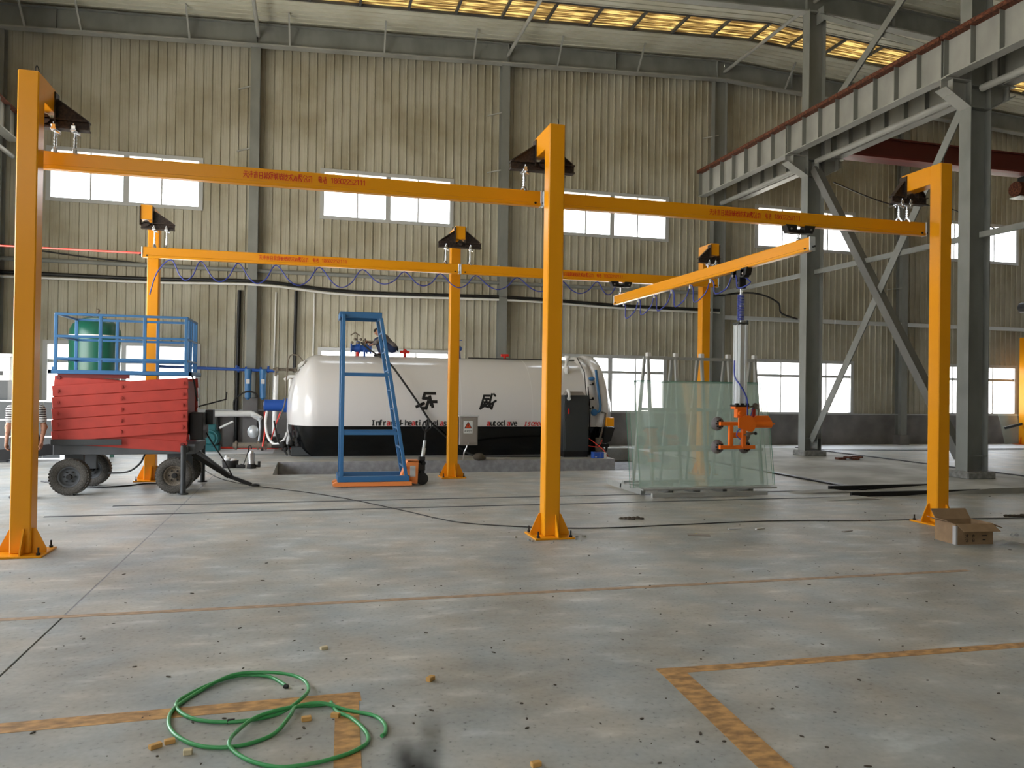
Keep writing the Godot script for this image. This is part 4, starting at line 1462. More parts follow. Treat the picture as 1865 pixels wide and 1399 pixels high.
func autoclave() -> void:
	var t := thing("autoclave", "huge white autoclave tank with black underside and black lettering", "autoclave")
	var cut := 0.80
	var body := []
	for k in 15:
		var a := PI / 2 * k / 14.0
		body.append([0.22 - cos(a) * 0.78, maxf(sin(a) * TR, 0.002)])
	for k in 13:
		body.append([lerpf(0.3, 7.45, k / 12.0), TR])
	var st := S()
	shell(st, body, true, cut)
	obj("upper_shell", st, M.tank_white, t)
	st = S()
	shell(st, body.slice(3), false, cut)
	obj("lower_shell", st, M.tank_black, t)
	# locking ring and door at the right end
	for q in [[true, M.tank_white, "locking_ring"], [false, M.tank_black, "locking_ring"]]:
		st = S()
		shell(st, [[7.42, 1.502], [7.44, 1.60], [7.48, 1.62], [7.62, 1.62], [7.64, 1.54], [7.68, 1.54], [7.71, 1.65], [7.74, 1.67], [7.93, 1.67], [7.97, 1.64], [7.97, 1.45], [8.20, 1.2], [8.38, 0.8], [8.46, 0.4], [8.48, 0.01]], q[0], cut)
		obj(q[2], st, q[1], t)
	# welded seams
	st = S()
	for x in [1.95, 3.9, 5.85]:
		shell(st, [[x - 0.006, 1.5], [x, 1.502], [x + 0.006, 1.5]], true, cut)
	obj("weld_seam", st, M.white, t)
	# lettering painted on the curve
	var on := func(px: float, py: float) -> Vector3:
		if py < -50.0:
			return Vector3(0, 0.2, 1)
		var dy := py - TC.y
		return Vector3(px, py, TC.z + sqrt(TR * TR - dy * dy) + 0.004)
	st = S()
	gl(st, ["3988", "2614", "1454", "6966", "6652", "5232", "5494", "4320", "7495"] if false else ["2979", "2926", "2656", "5772", "5450", "5030", "5494", "3301", "7381"], Vector2(2.70, 1.27), Vector2(0.47, 0.39), 0.078, 0.28, on)
	obj("brand_character", st, M.ink, t)
	st = S()
	gl(st, ["2858", "2820", "3656", "3454", "4532", "3261", "6420", "6920" if false else "6964", "6471", "7180", "8083", "9562", "7988"], Vector2(4.30, 1.27), Vector2(0.46, 0.39), 0.055, 0.28, on)
	obj("brand_character", st, M.ink, t)
	for pass_ in 2:
		st = S()
		text_on(st, "Infrared-heating glass", Vector2(1.57, 0.815), 0.15, on, 0.0925, true, "a" if pass_ else "", "" if pass_ else "a")
		text_on(st, "autoclave", Vector2(4.58, 0.815), 0.15, on, 0.0925, true, "a" if pass_ else "", "" if pass_ else "a")
		if pass_ == 1:
			text_on(st, "ISO9001", Vector2(5.62, 0.815), 0.115, on, 0.088, true, "", "", 0.2)
		obj("lettering", st, M.ink_red if pass_ else M.ink, t)
	# blue fan motor on the left dome
	st = S()
	cyl(st, Vector3(-1.13, 1.28, -21.6), Vector3(-0.62, 1.28, -21.6), 0.155, -1.0, 22)
	cyl(st, Vector3(-0.64, 1.28, -21.6), Vector3(-0.50, 1.28, -21.6), 0.19, -1.0, 22)
	cyl(st, Vector3(-1.15, 1.28, -21.6), Vector3(-1.12, 1.28, -21.6), 0.10, 0.15, 22)
	obj("fan_motor", st, M.blue_deep, t)
	# flanged nozzle on the left shoulder and pipes down the dome
	st = S()
	var d := Vector3(-0.7, 0.7, 0.3).normalized()
	var q0 := Vector3(-0.08, 2.28, -21.15)
	cyl(st, q0 - d * 0.2, q0 + d * 0.12, 0.06, -1.0, 12)
	for k in [0.02, 0.10, 0.15]:
		cyl(st, q0 + d * k, q0 + d * (k + 0.025), 0.13, -1.0, 14)
	tube(st, [Vector3(-0.32, 2.05, -21.2), Vector3(-0.5, 2.05, -21.2), Vector3(-0.62, 1.95, -21.2)], 0.045, 8)
	obj("nozzle", st, M.white, t)
	st = S()
	cyl(st, Vector3(-0.52, 0.16, -22.1), Vector3(-0.48, 2.0, -22.1), 0.055, -1.0, 12)
	cyl(st, Vector3(-0.90, 0.42, -22.2), Vector3(-0.87, 2.1, -22.2), 0.06, -1.0, 12)
	obj("riser_pipe", st, M.white, t)
	st = S()
	cyl(st, Vector3(-0.84, 2.05, -21.0), Vector3(-0.83, 2.2, -21.0), 0.03, -1.0, 8)
	cyl(st, Vector3(-0.9, 2.22, -21.0), Vector3(-0.3, 2.22, -21.1), 0.035, -1.0, 8)
	for x in [-0.8, -0.55, -0.35]:
		cyl(st, Vector3(x - 0.02, 2.22, -21.02), Vector3(x + 0.03, 2.22, -21.02), 0.07, -1.0, 10)
	tube(st, curve([Vector3(-0.72, 0.95, -20.85), Vector3(-0.58, 1.4, -20.7), Vector3(-0.56, 2.0, -20.8), Vector3(-0.5, 2.55, -21.0), Vector3(-0.3, 2.6, -21.0), Vector3(-0.15, 2.45, -21.0)], 6), 0.018, 6)
	obj("pipe_fittings", st, M.hub, t)
	st = S()
	tube(st, curve([Vector3(-1.05, 1.13, -21.4), Vector3(-1.08, 0.8, -21.3), Vector3(-1.0, 0.45, -21.2), Vector3(-0.82, 0.28, -21.1), Vector3(-0.6, 0.4, -21.0), Vector3(-0.52, 0.6, -20.9)], 6), 0.035, 8)
	obj("white_hose", st, M.white, t)
	st = S()
	tube(st, curve([Vector3(-1.12, 1.1, -21.6), Vector3(-1.1, 0.6, -21.5), Vector3(-1.15, 0.2, -21.4)], 5), 0.025, 6)
	tube(st, curve([Vector3(-0.72, 1.1, -21.5), Vector3(-0.85, 0.7, -21.4), Vector3(-0.95, 0.3, -21.3)], 5), 0.018, 6)
	obj("red_hose", st, M.hose_red, t)
	# black valve group at the left foot
	st = S()
	for e in [[-0.62, 0.30, 0.09], [-0.42, 0.34, 0.08], [-0.25, 0.28, 0.07], [-0.55, 0.18, 0.06]]:
		ball(st, Vector3(e[0], e[1], -20.75), Vector3.ONE * e[2], 8)
	cyl(st, Vector3(-0.9, 0.24, -20.9), Vector3(0.0, 0.26, -20.8), 0.045, -1.0, 8)
	tube(st, [Vector3(-0.85, 0.9, -20.9), Vector3(-0.75, 0.4, -20.8), Vector3(-0.5, 0.02, -20.7)], 0.025, 6)
	tube(st, [Vector3(-0.5, 0.3, -20.75), Vector3(-0.42, 0.02, -20.72)], 0.03, 6)
	obj("valve_group", st, M.rubber, t)
	st = S()
	cyl(st, Vector3(-1.9, 0.22, -21.6), Vector3(-0.6, 0.22, -21.5), 0.075, -1.0, 12)
	for x in [-1.85, -1.3, -1.1, -0.75]:
		cyl(st, Vector3(x, 0.22, -21.6), Vector3(x + 0.05, 0.22, -21.6), 0.12, -1.0, 12)
	obj("intake_pipe", st, M.hub, t)
	st = S()
	span(st, Vector3(-0.42, 0.0, -21.2), Vector3(0.5, 0.24, -20.66), 0.02)
	obj("saddle", st, M.cabinet, t)
	# fittings along the crown
	st = S()
	cyl(st, Vector3(1.27, 2.62, -21.5), Vector3(1.27, 2.86, -21.5), 0.045, -1.0, 10)
	cyl(st, Vector3(2.55, 2.6, -21.5), Vector3(2.55, 2.80, -21.5), 0.04, -1.0, 10)
	cyl(st, Vector3(2.42, 2.78, -21.5), Vector3(2.68, 2.78, -21.5), 0.04, -1.0, 10)
	cyl(st, Vector3(2.52, 2.77, -21.5), Vector3(2.58, 2.85, -21.5), 0.05, -1.0, 10)
	cyl(st, Vector3(5.40, 2.6, -21.5), Vector3(5.40, 2.78, -21.5), 0.04, -1.0, 10)
	cyl(st, Vector3(5.29, 2.76, -21.5), Vector3(5.51, 2.76, -21.5), 0.04, -1.0, 10)
	obj("red_stub", st, M.red_paint, t)
	st = S()
	cyl(st, Vector3(1.10, 2.85, -21.5), Vector3(1.62, 2.85, -21.45), 0.10, -1.0, 14)
	for x in [1.08, 1.30, 1.50, 1.60]:
		cyl(st, Vector3(x, 2.85, -21.5), Vector3(x + 0.035, 2.85, -21.5), 0.15, -1.0, 14)
	cyl(st, Vector3(1.45, 2.6, -21.4), Vector3(1.45, 2.85, -21.4), 0.03, -1.0, 8)
	cyl(st, Vector3(1.28, 2.85, -21.5), Vector3(1.28, 3.05, -21.5), 0.07, 0.05, 10)
	obj("safety_valve", st, M.blue_deep, t)
	st = S()
	cyl(st, Vector3(1.25, 3.05, -21.5), Vector3(1.25, 3.25, -21.5), 0.02, -1.0, 8)
	tube(st, [Vector3(1.08, 3.2, -21.5), Vector3(1.2, 3.28, -21.5), Vector3(1.33, 3.19, -21.5)], 0.02, 6)
	for k in 5:
		ball(st, Vector3(1.12 + k * 0.075, 3.0 + (k % 2) * 0.09, -21.42), Vector3.ONE * 0.042, 8)
	cyl(st, Vector3(1.40, 3.06, -21.45), Vector3(1.68, 3.05, -21.4), 0.016, -1.0, 6)
	cyl(st, Vector3(1.46, 2.85, -21.42), Vector3(1.46, 3.12, -21.42), 0.03, -1.0, 8)
	obj("valve_handle", st, M.hub, t)
	st = S()
	cyl(st, Vector3(4.04, 2.62, -21.5), Vector3(4.04, 2.88, -21.5), 0.09, 0.06, 12)
	ball(st, Vector3(4.06, 2.92, -21.5), Vector3(0.11, 0.08, 0.11), 10)
	cyl(st, Vector3(4.04, 2.9, -21.5), Vector3(4.04, 3.16, -21.5), 0.03, -1.0, 8)
	cyl(st, Vector3(3.93, 3.15, -21.5), Vector3(4.16, 3.15, -21.5), 0.012, -1.0, 6)
	obj("vent_valve", st, M.blue_deep, t)
	st = S()
	cyl(st, Vector3(6.95, 2.3, -20.7), Vector3(6.95, 2.72, -20.5), 0.05, -1.0, 10)
	cyl(st, Vector3(6.93, 2.35, -20.6), Vector3(7.0, 2.35, -20.55), 0.11, -1.0, 12)
	cyl(st, Vector3(6.95, 2.68, -20.5), Vector3(6.95, 2.75, -20.5), 0.09, -1.0, 12)
	obj("white_nozzle", st, M.white, t)
	st = S()
	tube(st, [Vector3(4.3, 2.655, -21.3), Vector3(7.5, 2.655, -21.3)], 0.018, 6)
	tube(st, [Vector3(7.38, 2.71, -20.9), Vector3(7.38, 2.3, -20.3), Vector3(7.36, 1.55, -20.03)], 0.014, 6)
	obj("crown_pipe", st, M.rubber, t)
	# gauges and blue pipe beside the door ring
	st = S()
	tube(st, [Vector3(7.70, 2.36, -20.25), Vector3(7.71, 1.4, -19.9), Vector3(7.69, 1.25, -19.88), Vector3(7.6, 1.2, -19.87)], 0.04, 8)
	ball(st, Vector3(7.52, 1.2, -19.86), Vector3(0.10, 0.10, 0.06), 12)
	ball(st, Vector3(7.53, 2.12, -20.12), Vector3(0.10, 0.055, 0.06), 12)
	obj("door_pipe", st, M.blue, t)
	st = S()
	tube(st, [Vector3(7.42, 1.9, -20.1), Vector3(7.44, 1.3, -19.98), Vector3(7.44, 0.7, -19.98)], 0.014, 6)
	for y in [1.95, 1.55, 1.3]:
		cyl(st, Vector3(7.43, y, -20.0), Vector3(7.55, y, -20.0), 0.015, -1.0, 6)
		ball(st, Vector3(7.52, y + 0.03, -19.98), Vector3.ONE * 0.035, 8)
	obj("gauge_line", st, M.rubber, t)
	st = S()
	tube(st, [Vector3(7.75, 1.2, -19.95), Vector3(7.86, 1.18, -19.9), Vector3(7.83, 0.9, -19.9), Vector3(7.68, 0.4, -19.9)], 0.03, 8)
	cyl(st, Vector3(7.74, 0.02, -20.0), Vector3(7.74, 0.5, -20.0), 0.12, -1.0, 14)
	obj("door_cylinder", st, M.hub, t)
	st = S()
	span(st, Vector3(7.86, 0.82, -19.95), Vector3(8.08, 1.06, -19.8), 0.01)
	obj("yellow_box", st, M.yellow, t)
	st = S()
	prism(st, [Vector2(7.80, 0.80), Vector2(8.12, 0.80), Vector2(8.0, 0.42), Vector2(7.86, 0.36), Vector2(7.80, 0.36)], -20.05, -19.83)
	span(st, Vector3(7.64, 0.26, -20.05), Vector3(7.96, 0.34, -19.85))
	span(st, Vector3(7.62, 0.0, -20.1), Vector3(7.84, 0.04, -19.88))
	tube(st, [Vector3(7.94, 0.35, -19.9), Vector3(7.86, 0.1, -19.9), Vector3(7.86, -0.4, -19.9)], 0.04, 8)
	obj("door_bracket", st, M.black, t)
	# control cabinet
	t = thing("control_cabinet", "dark grey control cabinet standing in front of the autoclave's right part", "cabinet", "", Vector3(6.95, 0, -19.92))
	st = S()
	span(st, Vector3(-0.34, 0.16, -0.2), Vector3(0.37, 1.66, 0.2), 0.008)
	obj("body", st, M.cabinet, t)
	st = S()
	span(st, Vector3(-0.30, 0.2, 0.2), Vector3(0.33, 1.62, 0.212), 0.004)
	obj("door", st, M.cabinet, t)
	st = S()
	span(st, Vector3(-0.32, 0.0, -0.19), Vector3(0.35, 0.16, 0.19))
	obj("plinth", st, M.black, t)
	st = S()
	prism(st, [Vector2(-0.28, 1.66), Vector2(0.28, 1.66), Vector2(0.20, 1.76), Vector2(-0.20, 1.76)], -0.15, 0.12)
	obj("hood", st, M.boxgrey, t)
	st = S()
	span(st, Vector3(-0.23, 1.16, 0.212), Vector3(-0.20, 1.30, 0.23))
	obj("handle", st, M.red_paint, t)
	st = S()
	tube(st, curve([Vector3(-0.22, 1.80, 0.1), Vector3(-0.22, 1.7, 0.26), Vector3(-0.23, 1.6, 0.27)], 4), 0.035, 8)
	cyl(st, Vector3(-0.23, 1.57, 0.25), Vector3(-0.23, 1.57, 0.29), 0.05, -1.0, 10)
	obj("white_elbow", st, M.white, t)
	t = thing("blue_carton", "small blue and white carton beside the dark control cabinet", "box", "", Vector3(7.47, 0, -19.42))
	st = S()
	span(st, Vector3(-0.15, 0.0, -0.12), Vector3(0.13, 0.16, 0.12), 0.004)
	obj("carton", st, mat(Color(0.17, 0.33, 0.68), 0.5), t)
	st = S()
	span(st, Vector3(0.13, 0.003, -0.12), Vector3(0.20, 0.155, 0.12), 0.003)
	span(st, Vector3(0.01, 0.005, 0.12), Vector3(0.02, 0.155, 0.122))
	span(st, Vector3(-0.12, 0.03, 0.12), Vector3(-0.07, 0.05, 0.122))
	obj("white_panel", st, M.panel, t)
	st = S()
	tube(st, curve([Vector3(7.3, 0.55, -19.9), Vector3(7.55, 0.35, -19.75), Vector3(7.7, 0.20, -19.6), Vector3(7.8, 0.02, -19.5)], 5), 0.012, 6)
	tube(st, curve([Vector3(7.33, 0.3, -19.85), Vector3(7.6, 0.26, -19.8), Vector3(7.68, 0.30, -19.85), Vector3(7.76, 0.45, -19.86)], 5), 0.012, 6)
	tag(obj("red_lead", st, M.hose_red), "red air leads between the control cabinet and the autoclave door", "cable")
	# cable hanging over the tank down to the floor
	st = S()
	tube(st, curve([Vector3(1.35, 3.0, -21.3), Vector3(1.55, 2.8, -21.0), Vector3(1.72, 2.68, -20.9), Vector3(2.05, 2.42, -20.5), Vector3(2.4, 1.9, -20.1), Vector3(2.75, 1.4, -20.05), Vector3(3.1, 0.9, -20.05), Vector3(3.6, 0.45, -20.15), Vector3(4.1, 0.1, -20.3), Vector3(4.4, 0.02, -20.1), Vector3(5.2, 0.02, -19.9), Vector3(6.4, 0.02, -19.8)], 7), 0.026, 8)
	tag(obj("welding_cable", st, M.rubber), "thick dark cable running from the tank top down its white side to the floor", "cable")

func plant_room_bits() -> void:
	# green air receiver
	var t := thing("air_receiver", "green upright air tank with a white stripe behind the lift's blue railing", "tank", "", Vector3(-5.08, 0, -21.0))
	var st := S()
	var r := 0.575
	lathe(st, [Vector2(0.0, 0.35), Vector2(0.3, 0.38), Vector2(0.5, 0.5), Vector2(r, 0.7), Vector2(r, 2.98), Vector2(0.56, 3.10), Vector2(0.50, 3.23), Vector2(0.36, 3.35), Vector2(0.18, 3.41), Vector2(0.0, 3.425)], 36)
	obj("vessel", st, M.green, t)
	st = S()
	lathe(st, [Vector2(r + 0.004, 2.90), Vector2(r + 0.012, 2.91), Vector2(r + 0.012, 2.955), Vector2(r + 0.004, 2.965)], 36)
	obj("stripe", st, M.white, t)
	for k in 3:
		st = S()
		var a := TAU * k / 3.0 + 0.4
		bar(st, Vector3(cos(a) * 0.5, 0.0, sin(a) * 0.5), Vector3(cos(a) * 0.5, 0.62, sin(a) * 0.5), 0.1, 0.02)
		obj("leg", st, M.green, t)
	st = S()
	cyl(st, Vector3(0.05, 3.40, 0), Vector3(0.05, 3.56, 0), 0.03, -1.0, 8)
	ball(st, Vector3(0.05, 3.58, 0), Vector3.ONE * 0.05, 8)
	cyl(st, Vector3(-0.12, 3.40, 0), Vector3(-0.12, 3.47, 0), 0.05, -1.0, 8)
	obj("valve", st, M.hub, t)
	# blue air line with two filters
	t = thing("air_line", "blue air pipe with two blue filter bowls crossing the wall column", "pipe", "", Vector3(0, 0, -23.2))
	st = S()
	cyl(st, Vector3(-4.4, 2.30, 0), Vector3(-0.85, 2.22, 0.1), 0.045, -1.0, 10)
	for x in [-1.95, -1.75, -1.35, -1.15]:
		cyl(st, Vector3(x, 2.245, 0.05), Vector3(x + 0.05, 2.245, 0.05), 0.085, -1.0, 12)
	for x in [-1.98, -1.12]:
		cyl(st, Vector3(x, 2.24, 0.06), Vector3(x, 2.36, 0.06), 0.03, -1.0, 8)
	obj("pipe", st, M.blue_deep, t)
	for x in [-1.66, -1.26]:
		st = S()
		cyl(st, Vector3(x, 1.45, 0.1), Vector3(x, 2.12, 0.1), 0.085, 0.095, 14)
		cyl(st, Vector3(x, 2.12, 0.1), Vector3(x, 2.26, 0.1), 0.10, -1.0, 14)
		cyl(st, Vector3(x, 1.40, 0.1), Vector3(x, 1.46, 0.1), 0.03, 0.085, 12)
		obj("filter_bowl", st, M.blue, t)
		st = S()
		span(st, Vector3(x - 0.05, 1.85, 0.185), Vector3(x + 0.05, 1.98, 0.20))
		obj("filter_label", st, M.panel, t)
	# teal pump with pale suction pipe
	t = thing("pump", "teal electric pump on the pale floor strip by the dado wall", "pump", "", Vector3(-2.55, 0, -22.6))
	st = S()
	cyl(st, Vector3(-0.02, 0.36, 0.30), Vector3(-0.0, 0.36, -0.25), 0.22, -1.0, 18)
	cyl(st, Vector3(-0.02, 0.36, 0.30), Vector3(-0.02, 0.36, 0.36), 0.19, 0.14, 18)
	span(st, Vector3(-0.12, 0.54, -0.12), Vector3(0.12, 0.72, 0.14), 0.02)
	cyl(st, Vector3(0.0, 0.7, 0.0), Vector3(0.0, 0.86, 0.0), 0.09, -1.0, 12)
	span(st, Vector3(-0.22, 0.0, -0.2), Vector3(0.22, 0.16, 0.28), 0.01)
	for k in 6:
		cyl(st, Vector3(0, 0.36, -0.2 + k * 0.08), Vector3(0, 0.36, -0.18 + k * 0.08), 0.235, -1.0, 18)
	obj("motor", st, M.teal, t)
	st = S()
	cyl(st, Vector3(0.2, 0.62, 0.0), Vector3(0.55, 0.80, 0.0), 0.03, -1.0, 8)
	obj("spout", st, M.white, t)
	st = S()
	cyl(st, Vector3(-3.0, 0.98, -23.2), Vector3(-1.55, 1.00, -23.2), 0.085, -1.0, 12)
	cyl(st, Vector3(-1.55, 1.0, -23.2), Vector3(-1.3, 0.85, -23.1), 0.085, -1.0, 12)
	tag(obj("white_duct", st, M.white), "pale level duct pipe above the teal pump", "pipe")
	t = thing("wall_valve", "silver valve body with black pump unit at the foot of the wall column", "valve", "", Vector3(-1.55, 0, -22.6))
	st = S()
	ball(st, Vector3(0.08, 0.52, 0), Vector3(0.16, 0.18, 0.16), 12)
	tube(st, curve([Vector3(0.05, 0.95, 0), Vector3(0.22, 0.9, 0), Vector3(0.26, 0.6, 0), Vector3(0.22, 0.1, 0)], 5), 0.035, 8)
	obj("valve_body", st, M.alu, t)
	st = S()
	span(st, Vector3(0.3, 0.12, -0.15), Vector3(0.95, 0.34, 0.15), 0.03)
	cyl(st, Vector3(0.45, 0.34, 0), Vector3(0.8, 0.36, 0), 0.11, -1.0, 10)
	span(st, Vector3(0.3, 0, -0.12), Vector3(0.36, 0.12, 0.12))
	span(st, Vector3(0.85, 0, -0.12), Vector3(0.91, 0.12, 0.12))
	obj("pump_unit", st, M.black, t)
	st = S()
	tube(st, curve([Vector3(-2.05, 1.1, -23.4), Vector3(-2.0, 1.4, -23.1), Vector3(-1.7, 1.62, -23.0), Vector3(-1.45, 1.58, -23.0), Vector3(-1.4, 1.45, -23.0)], 6), 0.025, 6)
	tag(obj("black_hose", st, M.rubber), "short black hose arching in front of the wall column", "hose")
	# bucket, submersible pump and odd bits on the floor left of the pit
	t = thing("rubber_bucket", "squat dark bucket holding crumpled white rags", "bucket", "", Vector3(-1.63, 0, -17.95))
	st = S()
	lathe(st, [Vector2(0, 0.0), Vector2(0.155, 0.0), Vector2(0.175, 0.16), Vector2(0.16, 0.16), Vector2(0.145, 0.03), Vector2(0, 0.03)], 20)
	obj("bucket", st, M.rubber, t)
	t = thing("rag", "crumpled white rag lying in the dark bucket", "rag", "", Vector3(-1.63, 0.13, -17.95))
	st = S()
	ball(st, Vector3(-0.05, 0.05, 0.0), Vector3(0.10, 0.05, 0.09), 8)
	ball(st, Vector3(0.06, 0.035, 0.02), Vector3(0.09, 0.04, 0.07), 8)
	ball(st, Vector3(-0.08, 0.10, -0.03), Vector3(0.05, 0.04, 0.05), 8)
	obj("cloth", st, M.panel, t)
	t = thing("submersible_pump", "silver submersible pump with a black handle standing on the floor", "pump", "", Vector3(-1.18, 0, -17.75))
	st = S()
	cyl(st, Vector3(0, 0.10, 0), Vector3(0, 0.33, 0), 0.075, -1.0, 16)
	cyl(st, Vector3(0, 0.33, 0), Vector3(0, 0.38, 0), 0.06, 0.04, 16)
	obj("housing", st, M.chrome, t)
	st = S()
	cyl(st, Vector3(0, 0, 0), Vector3(0, 0.10, 0), 0.10, 0.085, 14)
	span(st, Vector3(0.06, 0.02, -0.03), Vector3(0.19, 0.08, 0.03), 0.01)
	cyl(st, Vector3(0.16, 0.05, 0), Vector3(0.16, 0.15, 0), 0.03, -1.0, 8)
	tube(st, curve([Vector3(-0.05, 0.35, 0), Vector3(-0.07, 0.46, 0), Vector3(-0.02, 0.50, 0), Vector3(0.0, 0.42, 0)], 4), 0.012, 6)
	tube(st, curve([Vector3(-0.06, 0.4, 0), Vector3(-0.12, 0.2, 0.04), Vector3(-0.18, 0.02, 0.05)], 4), 0.01, 6)
	obj("base_and_handle", st, M.rubber, t)
	t = thing("pipe_fitting", "small dark pipe fitting lying between the bucket and the silver pump", "fitting", "", Vector3(-1.40, 0, -17.8))
	st = S()
	cyl(st, Vector3(-0.09, 0.04, 0), Vector3(0.09, 0.04, 0.02), 0.04, -1.0, 10)
	cyl(st, Vector3(0.0, 0.04, 0), Vector3(0.02, 0.09, 0.0), 0.03, -1.0, 10)
	obj("tee", st, M.rubber, t)
	t = thing("orange_hose", "orange hose lying along the dado wall behind the valve", "hose", "", Vector3.ZERO)
	st = S()
	tube(st, curve([Vector3(-3.2, 0.03, -23.3), Vector3(-2.2, 0.03, -23.2), Vector3(-1.2, 0.03, -23.1), Vector3(-0.4, 0.03, -23.0)], 6), 0.035, 6)
	obj("hose", st, M.hose_red, t)
	# mesh fence and switch panel at the far left
	t = thing("steel_fence", "dark steel fence with thin silver rails behind the left post", "fence", "", Vector3(-6.35, 0, -19.6))
	st = S()
	for x in [-1.2, 0.15]:
		span(st, Vector3(x - 0.05, 0, -0.03), Vector3(x + 0.05, 1.45, 0.03), 0.006)
	span(st, Vector3(0.93, 0, -0.03), Vector3(1.03, 1.45, 0.03), 0.006)
	obj("post", st, M.alu, t)
	st = S()
	for y in [0.08, 0.58, 0.96, 1.38]:
		span(st, Vector3(-1.2, y - 0.015, -0.02), Vector3(0.95, y + 0.015, 0.02))
	obj("rail", st, M.alu, t)
	for q in [[-1.15, -0.55], [-0.52, 0.10], [0.2, 0.55], [0.58, 0.92]]:
		st = S()
		span(st, Vector3(q[0], 0.10, -0.012), Vector3(q[1], 1.36, 0.0))
		obj("panel", st, M.cabinet, t)
	t = thing("switch_panel", "pale grey switch cabinet with slots at the left edge", "cabinet", "", Vector3(-6.95, 0, -19.9))
	st = S()
	span(st, Vector3(-0.6, 1.83, -0.15), Vector3(0.45, 2.36, 0.15), 0.01)
	obj("body", st, M.panel, t)
	st = S()
	span(st, Vector3(-0.62, 2.36, -0.17), Vector3(0.47, 2.44, 0.17), 0.008)
	obj("lid", st, M.white, t)
	st = S()
	span(st, Vector3(-0.55, 0.0, -0.13), Vector3(0.40, 1.83, 0.13))
	obj("pedestal", st, M.cabinet, t)
	st = S()
	for k in 4:
		span(st, Vector3(-0.02 + k * 0.09, 2.16, 0.15), Vector3(0.03 + k * 0.09, 2.30, 0.156))
	obj("slot", st, M.white, t)
	st = S()
	for k in 3:
		span(st, Vector3(0.0 + k * 0.12, 1.95 + (k % 2) * 0.05, 0.15), Vector3(0.06 + k * 0.12, 2.04, 0.158))
	obj("switch", st, M.black, t)

# ---------------------------------------------------------------- red scissor lift
func wheel(st_name: String, parent: Node3D, c: Vector3, pale: bool) -> void:
	var zf := Transform3D(Basis(Vector3.RIGHT, Vector3.BACK, Vector3.DOWN), c)
	var st := S()
	var prof := []
	for k in 25:
		var a := TAU * k / 24.0
		var e := 0.62
		prof.append(Vector2(0.225 + signf(cos(a)) * pow(absf(cos(a)), e) * 0.07, signf(sin(a)) * pow(absf(sin(a)), e) * 0.095))
	lathe(st, prof, 40, zf)
	for k in 36:
		var a := TAU * k / 36.0
		for s in [-1.0, 1.0]:
			box(st, c + Vector3(cos(a) * 0.286, sin(a) * 0.286, s * 0.05), Vector3(0.016, 0.034, 0.075), Basis(Vector3.BACK, a))
	var tyre := obj(st_name, st, M.tyre, parent)
	st = S()
	lathe(st, [Vector2(0.0, 0.03), Vector2(0.07, 0.03), Vector2(0.09, 0.02), Vector2(0.125, 0.02), Vector2(0.14, 0.05), Vector2(0.165, 0.075), Vector2(0.172, 0.06), Vector2(0.172, -0.06), Vector2(0.0, -0.06)], 28, zf)
	obj("rim", st, M.hub if pale else M.steel_dark, tyre)
	st = S()
	for k in 6:
		var a := TAU * k / 6.0
		cyl(st, c + Vector3(cos(a) * 0.085, sin(a) * 0.085, 0.02), c + Vector3(cos(a) * 0.085, sin(a) * 0.085, 0.045), 0.014, -1.0, 6)
	cyl(st, c + Vector3(0, 0, 0.02), c + Vector3(0, 0, 0.085), 0.045, 0.04, 12)
	obj("hub_nut", st, M.rubber, tyre)

